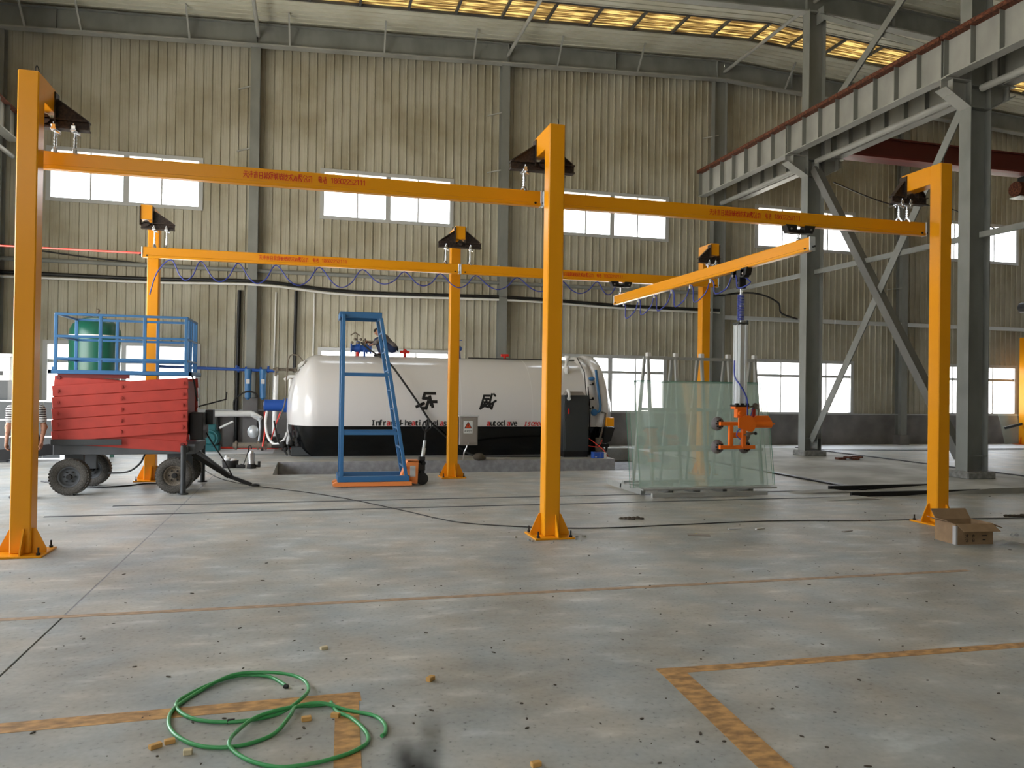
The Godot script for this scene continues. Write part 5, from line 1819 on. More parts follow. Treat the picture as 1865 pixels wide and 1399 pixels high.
func scissor_lift() -> void:
	var t := thing("scissor_lift", "red towable scissor lift with blue railed platform on four wheels", "lift", "", Vector3(-2.95, 0, -14.45))
	# local: x -1.0..1.0, near side z +0.6, far side z -0.6
	var st := S()
	span(st, Vector3(-1.0, 0.64, -0.55), Vector3(1.13, 0.80, 0.55), 0.008)
	obj("chassis", st, M.steel_dark, t)
	for z in [0.5425, -0.5425]:
		st = S()
		span(st, Vector3(-1.02, 0.80, z + signf(z) * 0.075 - 0.008), Vector3(0.02, 0.895, z + signf(z) * 0.075 + 0.008), 0.003)
		obj("slide_channel", st, M.cabinet, t)
	# stacked scissor arms: five bars rising to the right, the crossing set behind them
	var bolts := []
	for side in [1.0, -1.0]:
		for k in 5:
			st = S()
			var y := 0.935 + k * 0.182
			var z: float = side * 0.585
			bar(st, Vector3(-1.01, y, z), Vector3(1.01, y + 0.165, z), 0.05, 0.176, Vector3.UP, 0.006)
			var arm := obj("scissor_arm", st, M.red, t)
			st = S()
			for e in [-0.93, 0.0, 0.93]:
				var c := Vector3(e, y + 0.0825 + e * 0.0825, z + side * 0.025)
				cyl(st, c, c + Vector3(0, 0, side * 0.022), 0.03, -1.0, 12)
				cyl(st, c + Vector3(0, 0, side * 0.02), c + Vector3(0, 0, side * 0.03), 0.016, -1.0, 6)
			obj("pivot_bolt", st, M.red, arm)
		for k in 6:
			st = S()
			var y := 0.94 + k * 0.182 - 0.184 + 0.165
			var z: float = side * 0.53
			bar(st, Vector3(-1.0, y, z), Vector3(1.0, y - 0.165, z), 0.05, 0.182, Vector3.UP, 0.006)
			obj("scissor_arm", st, M.red, t)
		if side > 0:
			st = S()
			for c in [Vector3(-0.93, 1.90 - 0.02, 0.556), Vector3(0.93, 0.80, 0.556)]:
				cyl(st, c, c + Vector3(0, 0, 0.022), 0.03, -1.0, 12)
			obj("pivot_bolt", st, M.red_dark, t)
	st = S()
	span(st, Vector3(-0.95, 1.88, 0.50), Vector3(0.10, 1.945, 0.56))
	span(st, Vector3(0.92, 0.95, -0.5), Vector3(0.98, 1.85, 0.5))
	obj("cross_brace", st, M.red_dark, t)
	for k in 4:
		st = S()
		cyl(st, Vector3(-0.9 + k * 0.6, 1.2 + k * 0.1, -0.5), Vector3(-0.9 + k * 0.6, 1.2 + k * 0.1, 0.5), 0.04, -1.0, 8)
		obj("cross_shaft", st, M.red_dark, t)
	# platform
	st = S()
	span(st, Vector3(-1.08, 1.945, 0.545), Vector3(1.06, 2.01, 0.60), 0.005)
	span(st, Vector3(-1.08, 1.945, -0.60), Vector3(1.06, 2.01, -0.545), 0.005)
	span(st, Vector3(-1.08, 1.945, -0.6), Vector3(-1.03, 2.01, 0.6), 0.005)
	span(st, Vector3(1.01, 1.945, -0.6), Vector3(1.06, 2.01, 0.6), 0.005)
	span(st, Vector3(-1.05, 1.985, -0.57), Vector3(1.03, 2.0, 0.57))
	span(st, Vector3(-1.03, 2.0, 0.5), Vector3(-0.97, 2.06, 0.58))
	obj("platform", st, M.blue, t)
	for z in [0.57, -0.57]:
		for x in [-0.98, -0.33, 0.33, 0.965]:
			st = S()
			span(st, Vector3(x - 0.025, 2.0, z - 0.018), Vector3(x + 0.025, 2.90, z + 0.018), 0.004)
			obj("rail_post", st, M.blue, t)
		for y in [2.905, 2.55, 2.19]:
			st = S()
			span(st, Vector3(-1.0, y - 0.02, z - 0.02), Vector3(0.99, y + 0.02, z + 0.02), 0.004)
			obj("hand_rail", st, M.blue, t)
	for x in [-0.98, 0.97]:
		for y in [2.905, 2.55, 2.19]:
			st = S()
			span(st, Vector3(x - 0.018, y - 0.018, -0.57), Vector3(x + 0.018, y + 0.018, 0.57), 0.004)
			obj("hand_rail", st, M.blue, t)
	for z in [-0.28, 0.05, 0.3]:
		st = S()
		span(st, Vector3(0.955, 2.0, z - 0.018), Vector3(0.99, 2.90, z + 0.018), 0.004)
		obj("rail_post", st, M.blue, t)
	# wheels
	for q in [[-0.73, 0.60, false], [0.83, 0.60, true], [-0.70, -0.62, false], [0.80, -0.62, false]]:
		wheel("wheel", t, Vector3(q[0], 0.295, q[1]), q[2])
	for x in [-0.72, 0.82]:
		st = S()
		cyl(st, Vector3(x, 0.295, -0.6), Vector3(x, 0.295, 0.56), 0.045, -1.0, 10)
		for z in [-0.4, 0.4]:
			span(st, Vector3(x - 0.14, 0.32, z - 0.04), Vector3(x + 0.14, 0.66, z + 0.04), 0.006)
		obj("axle", st, M.steel_dark, t)
	# outrigger legs
	for q in [[0.985, 0.80], [1.07, -0.95], [-0.87, -0.85]]:
		st = S()
		cyl(st, Vector3(q[0], 0.02, q[1]), Vector3(q[0], 0.80, q[1]), 0.042, -1.0, 14)
		cyl(st, Vector3(q[0], 0.0, q[1]), Vector3(q[0], 0.022, q[1]), 0.085, -1.0, 14)
		span(st, Vector3(q[0] - 0.05, 0.68, minf(q[1], signf(q[1]) * 0.5)), Vector3(q[0] + 0.05, 0.78, maxf(q[1], signf(q[1]) * 0.5)), 0.006)
		obj("outrigger", st, M.cabinet if q[0] > 0 else M.blue, t)
	# drawbars
	st = S()
	sweep(st, [Vector2(-0.05, -0.09), Vector2(0.05, -0.09), Vector2(0.05, 0.09), Vector2(-0.05, 0.09)], Vector3(-0.98, 0.72, 0.1), Vector3(-2.0, 0.60, 0.2))
	obj("left_drawbar", st, M.black, t)
	st = S()
	for z in [-0.28, 0.28]:
		bar(st, Vector3(1.05, 0.62, z), Vector3(1.62, 0.20, z * 0.25), 0.06, 0.07, Vector3.UP, 0.006)
	bar(st, Vector3(1.55, 0.23, 0), Vector3(2.0, 0.05, 0.02), 0.07, 0.06, Vector3.UP, 0.006)
	lathe(st, [Vector2(0.06, 0.0), Vector2(0.09, 0.02), Vector2(0.06, 0.04), Vector2(0.04, 0.02)], 14, Transform3D(Basis(), Vector3(2.06, 0.02, 0.02)), true)
	obj("tow_bar", st, M.black, t)
	# power pack, control lever and leads at the right end
	st = S()
	span(st, Vector3(1.0, 0.86, -0.42), Vector3(1.22, 1.32, 0.30), 0.01)
	span(st, Vector3(1.2, 1.1, -0.36), Vector3(1.33, 1.36, -0.1), 0.01)
	obj("power_pack", st, M.black, t)
	st = S()
	tube(st, [Vector3(1.1, 1.42, 0.0), Vector3(1.55, 1.55, 0.0), Vector3(1.56, 1.68, 0.0)], 0.014, 6)
	tube(st, curve([Vector3(1.0, 2.0, 0.3), Vector3(1.06, 1.85, 0.3), Vector3(1.10, 1.62, 0.3), Vector3(1.12, 1.52, 0.3)], 4), 0.014, 6)
	obj("lever", st, M.black, t)
	st = S()
	tube(st, curve([Vector3(1.2, 1.0, -0.1), Vector3(1.35, 0.75, -0.05), Vector3(1.55, 0.45, 0.0), Vector3(1.68, 0.2, 0.02)], 5), 0.012, 6)
	tube(st, curve([Vector3(0.3, 0.64, 0.2), Vector3(0.2, 0.45, 0.1), Vector3(-0.05, 0.28, -0.2), Vector3(-0.4, 0.24, -0.4)], 5), 0.016, 6)
	obj("lead", st, M.black, t)

# ---------------------------------------------------------------- blue stand
func ladder_stand() -> void:
	var t := thing("ladder_stand", "tall blue steel access stand with a sloping ladder side, resting on a pallet truck", "stand", "", Vector3(0, 0, 0))
	var b := 0.095
	var zs := [-14.2, -14.95]
	var st := S()
	for z in zs:
		st = S()
		span(st, Vector3(0.555, b, z - 0.035), Vector3(0.62, 3.10, z + 0.035), 0.005)
		obj("upright", st, M.blue, t)
		st = S()
		bar(st, Vector3(1.25, 3.05, z), Vector3(1.755, b + 0.03, z), 0.055, 0.06, Vector3.RIGHT, 0.005)
		obj("ladder_stile", st, M.blue, t)
	for k in 8:
		var a := (k + 0.7) / 8.4
		st = S()
		var p := Vector3(1.25, 3.05, 0).lerp(Vector3(1.755, b, 0), a)
		cyl(st, Vector3(p.x, p.y, -14.2), Vector3(p.x, p.y, -14.95), 0.018, -1.0, 8)
		obj("rung", st, M.blue, t)
	st = S()
	span(st, Vector3(0.52, 3.045, -14.26), Vector3(1.27, 3.155, -14.235), 0.003)
	span(st, Vector3(0.52, 3.045, -14.97), Vector3(1.27, 3.155, -14.945), 0.003)
	span(st, Vector3(0.52, 3.14, -14.97), Vector3(1.27, 3.155, -14.235), 0.003)
	span(st, Vector3(0.52, 3.045, -14.97), Vector3(0.545, 3.155, -14.235), 0.003)
	span(st, Vector3(1.245, 3.045, -14.97), Vector3(1.27, 3.155, -14.235), 0.003)
	obj("top_tray", st, M.blue, t)
	for y in [2.03, 0.965]:
		for z in zs:
			st = S()
			span(st, Vector3(0.6, y - 0.027, z - 0.025), Vector3(lerpf(1.755, 1.25, (y - b) / 2.95), y + 0.027, z + 0.025), 0.004)
			obj("cross_bar", st, M.blue, t)
	st = S()
	for z in zs:
		span(st, Vector3(0.52, b, z - 0.04), Vector3(1.80, b + 0.10, z + 0.04), 0.005)
	for x in [0.56, 1.76]:
		span(st, Vector3(x - 0.04, b, -14.95), Vector3(x + 0.04, b + 0.10, -14.2), 0.005)
	obj("base_frame", st, M.blue, t)

func pallet_jack() -> void:
	var t := thing("pallet_truck", "orange hand pallet truck with its forks under the blue stand", "pallet truck", "", Vector3(0, 0, -14.45))
	var st := S()
	for z in [-0.2, 0.2]:
		st = S()
		prism(st, [Vector2(0.44, 0.03), Vector2(0.50, 0.015), Vector2(1.85, 0.015), Vector2(1.85, 0.092), Vector2(0.50, 0.092), Vector2(0.44, 0.06)], z - 0.08, z + 0.08)
		obj("fork", st, M.orange_pale, t)
	st = S()
	prism(st, [Vector2(1.62, 0.09), Vector2(1.97, 0.02), Vector2(1.985, 0.44), Vector2(1.80, 0.46), Vector2(1.66, 0.14)], 0.10, 0.13)
	prism(st, [Vector2(1.62, 0.09), Vector2(1.97, 0.02), Vector2(1.985, 0.44), Vector2(1.80, 0.46), Vector2(1.66, 0.14)], -0.13, -0.10)
	span(st, Vector3(1.78, 0.43, -0.13), Vector3(1.99, 0.46, 0.13), 0.006)
	prism(st, [Vector2(1.64, 0.10), Vector2(1.70, 0.10), Vector2(1.84, 0.45), Vector2(1.78, 0.45)], -0.12, 0.12)
	obj("chassis", st, M.orange_pale, t)
	st = S()
	span(st, Vector3(1.83, 0.16, 0.13), Vector3(1.93, 0.36, 0.133))
	obj("data_label", st, M.panel, t)
	st = S()
	cyl(st, Vector3(2.06, 0.115, -0.10), Vector3(2.06, 0.115, -0.03), 0.115, -1.0, 22)
	cyl(st, Vector3(2.06, 0.115, 0.03), Vector3(2.06, 0.115, 0.10), 0.115, -1.0, 22)
	obj("steer_wheel", st, M.black, t)
	st = S()
	for z in [-0.2, 0.2]:
		cyl(st, Vector3(0.60, 0.035, z - 0.04), Vector3(0.60, 0.035, z + 0.04), 0.035, -1.0, 14)
		cyl(st, Vector3(0.69, 0.035, z - 0.04), Vector3(0.69, 0.035, z + 0.04), 0.035, -1.0, 14)
	obj("fork_roller", st, M.black, t)
	st = S()
	cyl(st, Vector3(2.06, 0.2, 0), Vector3(2.06, 0.44, 0), 0.06, -1.0, 14)
	span(st, Vector3(1.95, 0.26, -0.07), Vector3(2.12, 0.40, 0.07), 0.01)
	cyl(st, Vector3(2.03, 0.40, -0.06), Vector3(2.09, 0.40, 0.08), 0.045, -1.0, 10)
	span(st, Vector3(2.0, 0.44, -0.05), Vector3(2.12, 0.52, 0.05), 0.01)
	obj("pump_unit", st, M.black, t)
	st = S()
	cyl(st, Vector3(2.07, 0.50, 0), Vector3(2.115, 0.82, 0), 0.028, -1.0, 12)
	obj("handle_tube", st, M.alu, t)
	st = S()
	cyl(st, Vector3(2.085, 0.56, 0), Vector3(2.10, 0.68, 0), 0.035, -1.0, 12)
	obj("white_sleeve", st, M.white, t)
	st = S()
	cyl(st, Vector3(2.115, 0.82, 0), Vector3(2.13, 1.02, 0), 0.014, -1.0, 10)
	# loop grip
	var q := Vector3(2.13, 0.99, 0)
	tube(st, curve([q, q + Vector3(0.02, 0.05, 0.06), q + Vector3(0.035, 0.13, 0.095), q + Vector3(0.045, 0.22, 0.075), q + Vector3(0.045, 0.225, 0.0), q + Vector3(0.045, 0.22, -0.075), q + Vector3(0.035, 0.13, -0.095), q + Vector3(0.02, 0.05, -0.06), q], 5), 0.016, 8)
	tube(st, curve([q, q + Vector3(0.09, 0.06, 0.0), q + Vector3(0.10, 0.15, 0.0), q + Vector3(0.05, 0.22, 0.0)], 5), 0.014, 8)
	tube(st, curve([q, q + Vector3(-0.06, 0.06, 0.0), q + Vector3(-0.05, 0.15, 0.0), q + Vector3(0.04, 0.22, 0.0)], 5), 0.014, 8)
	obj("handle_grip", st, M.black, t)

func sign_box() -> void:
	var t := thing("warning_box", "grey electrical box with a triangular high voltage warning on the back middle post", "electrical box", "", Vector3(3.14, 0, -15.42))
	var st := S()
	span(st, Vector3(-0.2, 0.66, -0.10), Vector3(0.17, 1.24, 0.10), 0.008)
	obj("body", st, M.boxgrey, t)
	st = S()
	span(st, Vector3(-0.22, 1.235, -0.12), Vector3(0.19, 1.265, 0.13), 0.005)
	obj("rain_lid", st, M.panel, t)
	st = S()
	span(st, Vector3(-0.17, 0.72, 0.10), Vector3(0.145, 1.21, 0.112), 0.004)
	obj("door", st, M.boxgrey, t)
	st = S()
	span(st, Vector3(-0.125, 0.90, 0.112), Vector3(0.06, 1.15, 0.115))
	var plate := obj("warning_plate", st, M.white, t)
	var zf := Transform3D(Basis(), Vector3(0, 0, 0))
	st = S()
	prism(st, [Vector2(-0.112, 1.00), Vector2(0.047, 1.00), Vector2(-0.033, 1.138)], 0.115, 0.117)
	obj("warning_triangle", st, M.ink, plate)
	st = S()
	prism(st, [Vector2(-0.093, 1.011), Vector2(0.028, 1.011), Vector2(-0.033, 1.116)], 0.117, 0.118)
	obj("orange_field", st, mat(Color(0.82, 0.27, 0.10), 0.5), plate)
	st = S()
	prism(st, [Vector2(-0.040, 1.095), Vector2(-0.024, 1.095), Vector2(-0.030, 1.065), Vector2(-0.018, 1.065), Vector2(-0.034, 1.022), Vector2(-0.030, 1.05), Vector2(-0.046, 1.05)], 0.118, 0.119)
	obj("lightning_bolt", st, M.ink, plate)
	st = S()
	var on := func(px: float, py: float) -> Vector3: return Vector3(0, 0, 1) if py < -50.0 else Vector3(px, py, 0.1165)
	for i in 4:
		gl(st, HANZI[["you", "dian", "wei", "xian2"][i]], Vector2(-0.108 + i * 0.041, 0.925), Vector2(0.033, 0.042), 0.004, 0.0, on)
	obj("warning_text", st, M.ink, plate)
	st = S()
	cyl(st, Vector3(-0.03, 0.70, 0.115), Vector3(-0.03, 0.70, 0.13), 0.02, -1.0, 10)
	tube(st, curve([Vector3(-0.03, 0.68, 0.06), Vector3(-0.05, 0.6, 0.05), Vector3(-0.09, 0.5, 0.03), Vector3(-0.1, 0.35, 0.0)], 4), 0.015, 6)
	obj("lock_and_cable", st, M.chrome, t)

# ---------------------------------------------------------------- people
func people() -> void:
	# man squatting on the tank, facing left
	var o := Vector3(1.88, 2.645, -21.45)
	var t := thing("person", "person in grey shirt and jeans squatting on top of the white tank", "person", "", o)
	var hip := Vector3(0.30, 0.25, 0)
	var neck := Vector3(0.0, 0.56, 0)
	var chest := Vector3(0.08, 0.48, 0)
	var head := Vector3(-0.085, 0.665, 0)
	var bones := [[hip, chest, 0.115, 0.125], [chest, neck, 0.115, 0.06], [neck, head + Vector3(0.02, -0.03, 0), 0.05, 0.055]]
	var cloth := [[hip + Vector3(0, 0.02, 0), chest, 0.13, 0.14], [chest, neck + Vector3(0.02, -0.03, 0), 0.135, 0.075], [hip + Vector3(0.02, 0.02, -0.06), hip + Vector3(0.02, 0.02, 0.06), 0.12, 0.12]]
	var pants := [[hip + Vector3(0.02, -0.03, -0.06), hip + Vector3(0.02, -0.03, 0.06), 0.125, 0.125]]
	var shoes := []
	var hands := S()
	for s in [-1.0, 1.0]:
		var h2 := hip + Vector3(-0.02, -0.02, s * 0.09)
		var knee := Vector3(-0.09, 0.44, s * 0.13)
		var ankle := Vector3(0.02, 0.10, s * 0.11)
		bones.append([h2, knee, 0.075, 0.055])
		bones.append([knee, ankle, 0.052, 0.038])
		pants.append([h2, knee, 0.095, 0.072])
		pants.append([knee, ankle, 0.07, 0.058])
		shoes.append([ankle + Vector3(0.04, -0.055, 0), ankle + Vector3(-0.16, -0.065, s * 0.02), 0.045, 0.036])
		bones.append([ankle, ankle + Vector3(-0.1, -0.06, 0), 0.036, 0.03])
		var sh := Vector3(0.05, 0.52, s * 0.17)
		var el := Vector3(-0.13, 0.34, s * 0.19) + (Vector3(0.0, 0.03, 0) if s > 0 else Vector3(-0.04, 0.02, 0))
		var wr := Vector3(-0.27, 0.29, s * 0.07) if s > 0 else Vector3(-0.33, 0.38, s * 0.04)
		bones.append([sh, el, 0.045, 0.036])
		bones.append([el, wr, 0.036, 0.026])
		bones.append([chest + Vector3(-0.01, 0.03, 0), sh, 0.09, 0.05])
		cloth.append([chest + Vector3(-0.01, 0.03, 0), sh, 0.10, 0.068])
		cloth.append([sh, el, 0.066, 0.052])
		cloth.append([el, el.lerp(wr, 0.35 if s > 0 else 0.5), 0.05, 0.045])
		hand(hands, wr, (wr - el).normalized(), Vector3(0, -0.4, -s).normalized(), s)
	var st := S()
	blob(st, bones, 0.016, 0.04)
	face_head(st, head, Vector3(-0.86, -0.5, 0).normalized(), 0.088)
	st.append_from(done(hands), 0, Transform3D())
	var body := obj("body", st, M.skin, t)
	st = S()
	blob(st, cloth, 0.016, 0.04)
	obj("shirt", st, M.shirt, t)
	st = S()
	blob(st, pants, 0.016, 0.035)
	obj("jeans", st, M.jeans, t)
	st = S()
	blob(st, shoes, 0.012, 0.02)
	obj("shoes", st, M.dark_cloth, t)
	st = S()
	hair_cap(st, head, Vector3(-0.86, -0.5, 0).normalized(), 0.088)
	obj("hair", st, M.hair, t)
	st = S()
	span(st, hip + Vector3(0.05, -0.01, -0.14), hip + Vector3(0.17, 0.03, 0.14), 0.01)
	ball(st, hip + Vector3(0.16, -0.05, 0.06), Vector3(0.025, 0.05, 0.03), 8)
	obj("belt_pouch", st, M.dark_cloth, t)
	# man in a striped shirt standing half behind the front left post
	o = Vector3(-4.25, 0, -13.6)
	t = thing("person", "person in a striped T-shirt standing half hidden behind the left yellow post", "person", "", o)
	bones = [[Vector3(0, 0.95, 0), Vector3(0, 1.22, 0), 0.12, 0.125], [Vector3(0, 1.22, 0), Vector3(0, 1.42, 0), 0.13, 0.08], [Vector3(0, 1.42, 0), Vector3(0, 1.53, 0.01), 0.052, 0.052]]
	cloth = [[Vector3(0, 0.90, 0), Vector3(0, 1.2, 0), 0.15, 0.145], [Vector3(0, 1.2, 0), Vector3(0, 1.40, 0), 0.15, 0.085]]
	pants = [[Vector3(-0.06, 0.92, 0), Vector3(0.06, 0.92, 0), 0.135, 0.135]]
	shoes = []
	hands = S()
	for s in [-1.0, 1.0]:
		bones.append([Vector3(s * 0.09, 0.92, 0), Vector3(s * 0.10, 0.50, 0.02), 0.085, 0.058])
		bones.append([Vector3(s * 0.10, 0.50, 0.02), Vector3(s * 0.105, 0.08, -0.01), 0.056, 0.036])
		bones.append([Vector3(s * 0.105, 0.07, -0.03), Vector3(s * 0.12, 0.035, 0.12), 0.036, 0.03])
		pants.append([Vector3(s * 0.09, 0.92, 0), Vector3(s * 0.10, 0.50, 0.02), 0.105, 0.078])
		pants.append([Vector3(s * 0.10, 0.50, 0.02), Vector3(s * 0.105, 0.10, -0.01), 0.076, 0.066])
		shoes.append([Vector3(s * 0.105, 0.045, -0.05), Vector3(s * 0.125, 0.04, 0.16), 0.045, 0.036])
		var sh := Vector3(s * 0.19, 1.37, 0)
		var el := Vector3(s * 0.25, 1.10, -0.03)
		var wr := Vector3(s * 0.24, 0.87, 0.06)
		bones.append([Vector3(s * 0.06, 1.36, 0), sh, 0.08, 0.055])
		bones.append([sh, el, 0.05, 0.038])
		bones.append([el, wr, 0.038, 0.027])
		cloth.append([Vector3(s * 0.06, 1.34, 0), sh, 0.10, 0.075])
		cloth.append([sh, sh.lerp(el, 0.55), 0.073, 0.066])
		hand(hands, wr, Vector3(0, -1, 0.1).normalized(), Vector3(-s, 0, 0), s)
	st = S()
	blob(st, bones, 0.018, 0.04)
	face_head(st, Vector3(0, 1.62, 0.02), Vector3(-0.3, -0.05, 1).normalized(), 0.092)
	st.append_from(done(hands), 0, Transform3D())
	obj("body", st, M.skin, t)
	st = S()
	blob(st, cloth, 0.018, 0.045)
	obj("striped_shirt", st, M.striped, t)
	st = S()
	blob(st, pants, 0.018, 0.03)
	obj("trousers", st, M.dark_cloth, t)
	st = S()
	blob(st, shoes, 0.014, 0.02)
	obj("shoes", st, M.black, t)
	st = S()
	hair_cap(st, Vector3(0, 1.62, 0.02), Vector3(-0.3, -0.05, 1).normalized(), 0.092)
	obj("hair", st, M.hair, t)

func look_basis(f: Vector3) -> Basis:
	var x := Vector3.UP.cross(f).normalized()
	return Basis(x, f.cross(x), f)

func face_head(st: SurfaceTool, c: Vector3, f: Vector3, r: float) -> void:
	# skull, jaw, nose, brow, eye sockets, lips and ears; f is where the face looks
	var b := look_basis(f)
	var e := [[Vector3(0, 0.2, -0.15), Vector3(0, 0.25, 0.05), 0.95, 0.92], [Vector3(0, -0.3, 0.1), Vector3(0, -0.72, 0.38), 0.70, 0.42], [Vector3(0, 0.02, 0.85), Vector3(0, -0.22, 1.03), 0.10, 0.16], [Vector3(-0.42, 0.18, 0.72), Vector3(0.42, 0.18, 0.72), 0.17, 0.17],
		[Vector3(-0.22, -0.5, 0.72), Vector3(0.22, -0.5, 0.72), 0.12, 0.12], [Vector3(-0.92, -0.08, -0.05), Vector3(-0.95, 0.12, -0.1), 0.12, 0.17], [Vector3(0.92, -0.08, -0.05), Vector3(0.95, 0.12, -0.1), 0.12, 0.17], [Vector3(-0.45, -0.2, 0.55), Vector3(-0.45, -0.25, 0.55), 0.28, 0.28], [Vector3(0.45, -0.2, 0.55), Vector3(0.45, -0.25, 0.55), 0.28, 0.28]]
	var bones := []
	for q in e:
		bones.append([c + b * (q[0] * r), c + b * (q[1] * r), q[2] * r, q[3] * r])
	blob(st, bones, r * 0.085, r * 0.16)

func hair_cap(st: SurfaceTool, c: Vector3, f: Vector3, r: float) -> void:
	var b := look_basis(f)
	var bones := []
	for q in [[Vector3(0, 0.42, -0.25), Vector3(0, 0.52, 0.28), 0.92, 0.72], [Vector3(-0.3, 0.2, -0.35), Vector3(-0.3, -0.25, -0.5), 0.72, 0.5], [Vector3(0.3, 0.2, -0.35), Vector3(0.3, -0.25, -0.5), 0.72, 0.5], [Vector3(-0.5, 0.6, 0.55), Vector3(0.5, 0.6, 0.55), 0.32, 0.32]]:
		bones.append([c + b * (q[0] * r), c + b * (q[1] * r), q[2] * r, q[3] * r])
	blob(st, bones, r * 0.11, r * 0.2)

func hand(st: SurfaceTool, wr: Vector3, d: Vector3, palm: Vector3, s: float) -> void:
	# palm, four unequal curled fingers and a thumb from the side of the palm
	var side := d.cross(palm).normalized()
	palm = side.cross(d).normalized()
	var bones := [[wr, wr + d * 0.045, 0.024, 0.026]]
	for k in 4:
		var o := side * (k - 1.5) * 0.019
		var base := wr + d * 0.075 + o
		bones.append([wr + d * 0.03 + o * 0.7, base, 0.016, 0.0125])
		var l: float = [0.034, 0.042, 0.039, 0.03][k]
		var m1 := base + (d * 0.9 + palm * 0.45).normalized() * l
		var m2 := m1 + (d * 0.5 + palm * 0.9).normalized() * l * 0.75
		bones.append([base, m1, 0.0095, 0.0085])
		bones.append([m1, m2, 0.0085, 0.0075])
	var t0 := wr + d * 0.03 - side * 0.026
	var t1 := t0 + (d * 0.7 - side * 0.7 + palm * 0.3).normalized() * 0.036
	bones.append([wr + d * 0.025 - side * 0.012, t0, 0.016, 0.0125])
	bones.append([t0, t1, 0.0115, 0.010])
	bones.append([t1, t1 + (d * 0.95 - side * 0.1 + palm * 0.3).normalized() * 0.03, 0.0095, 0.008])
	blob(st, bones, 0.0045, 0.007)

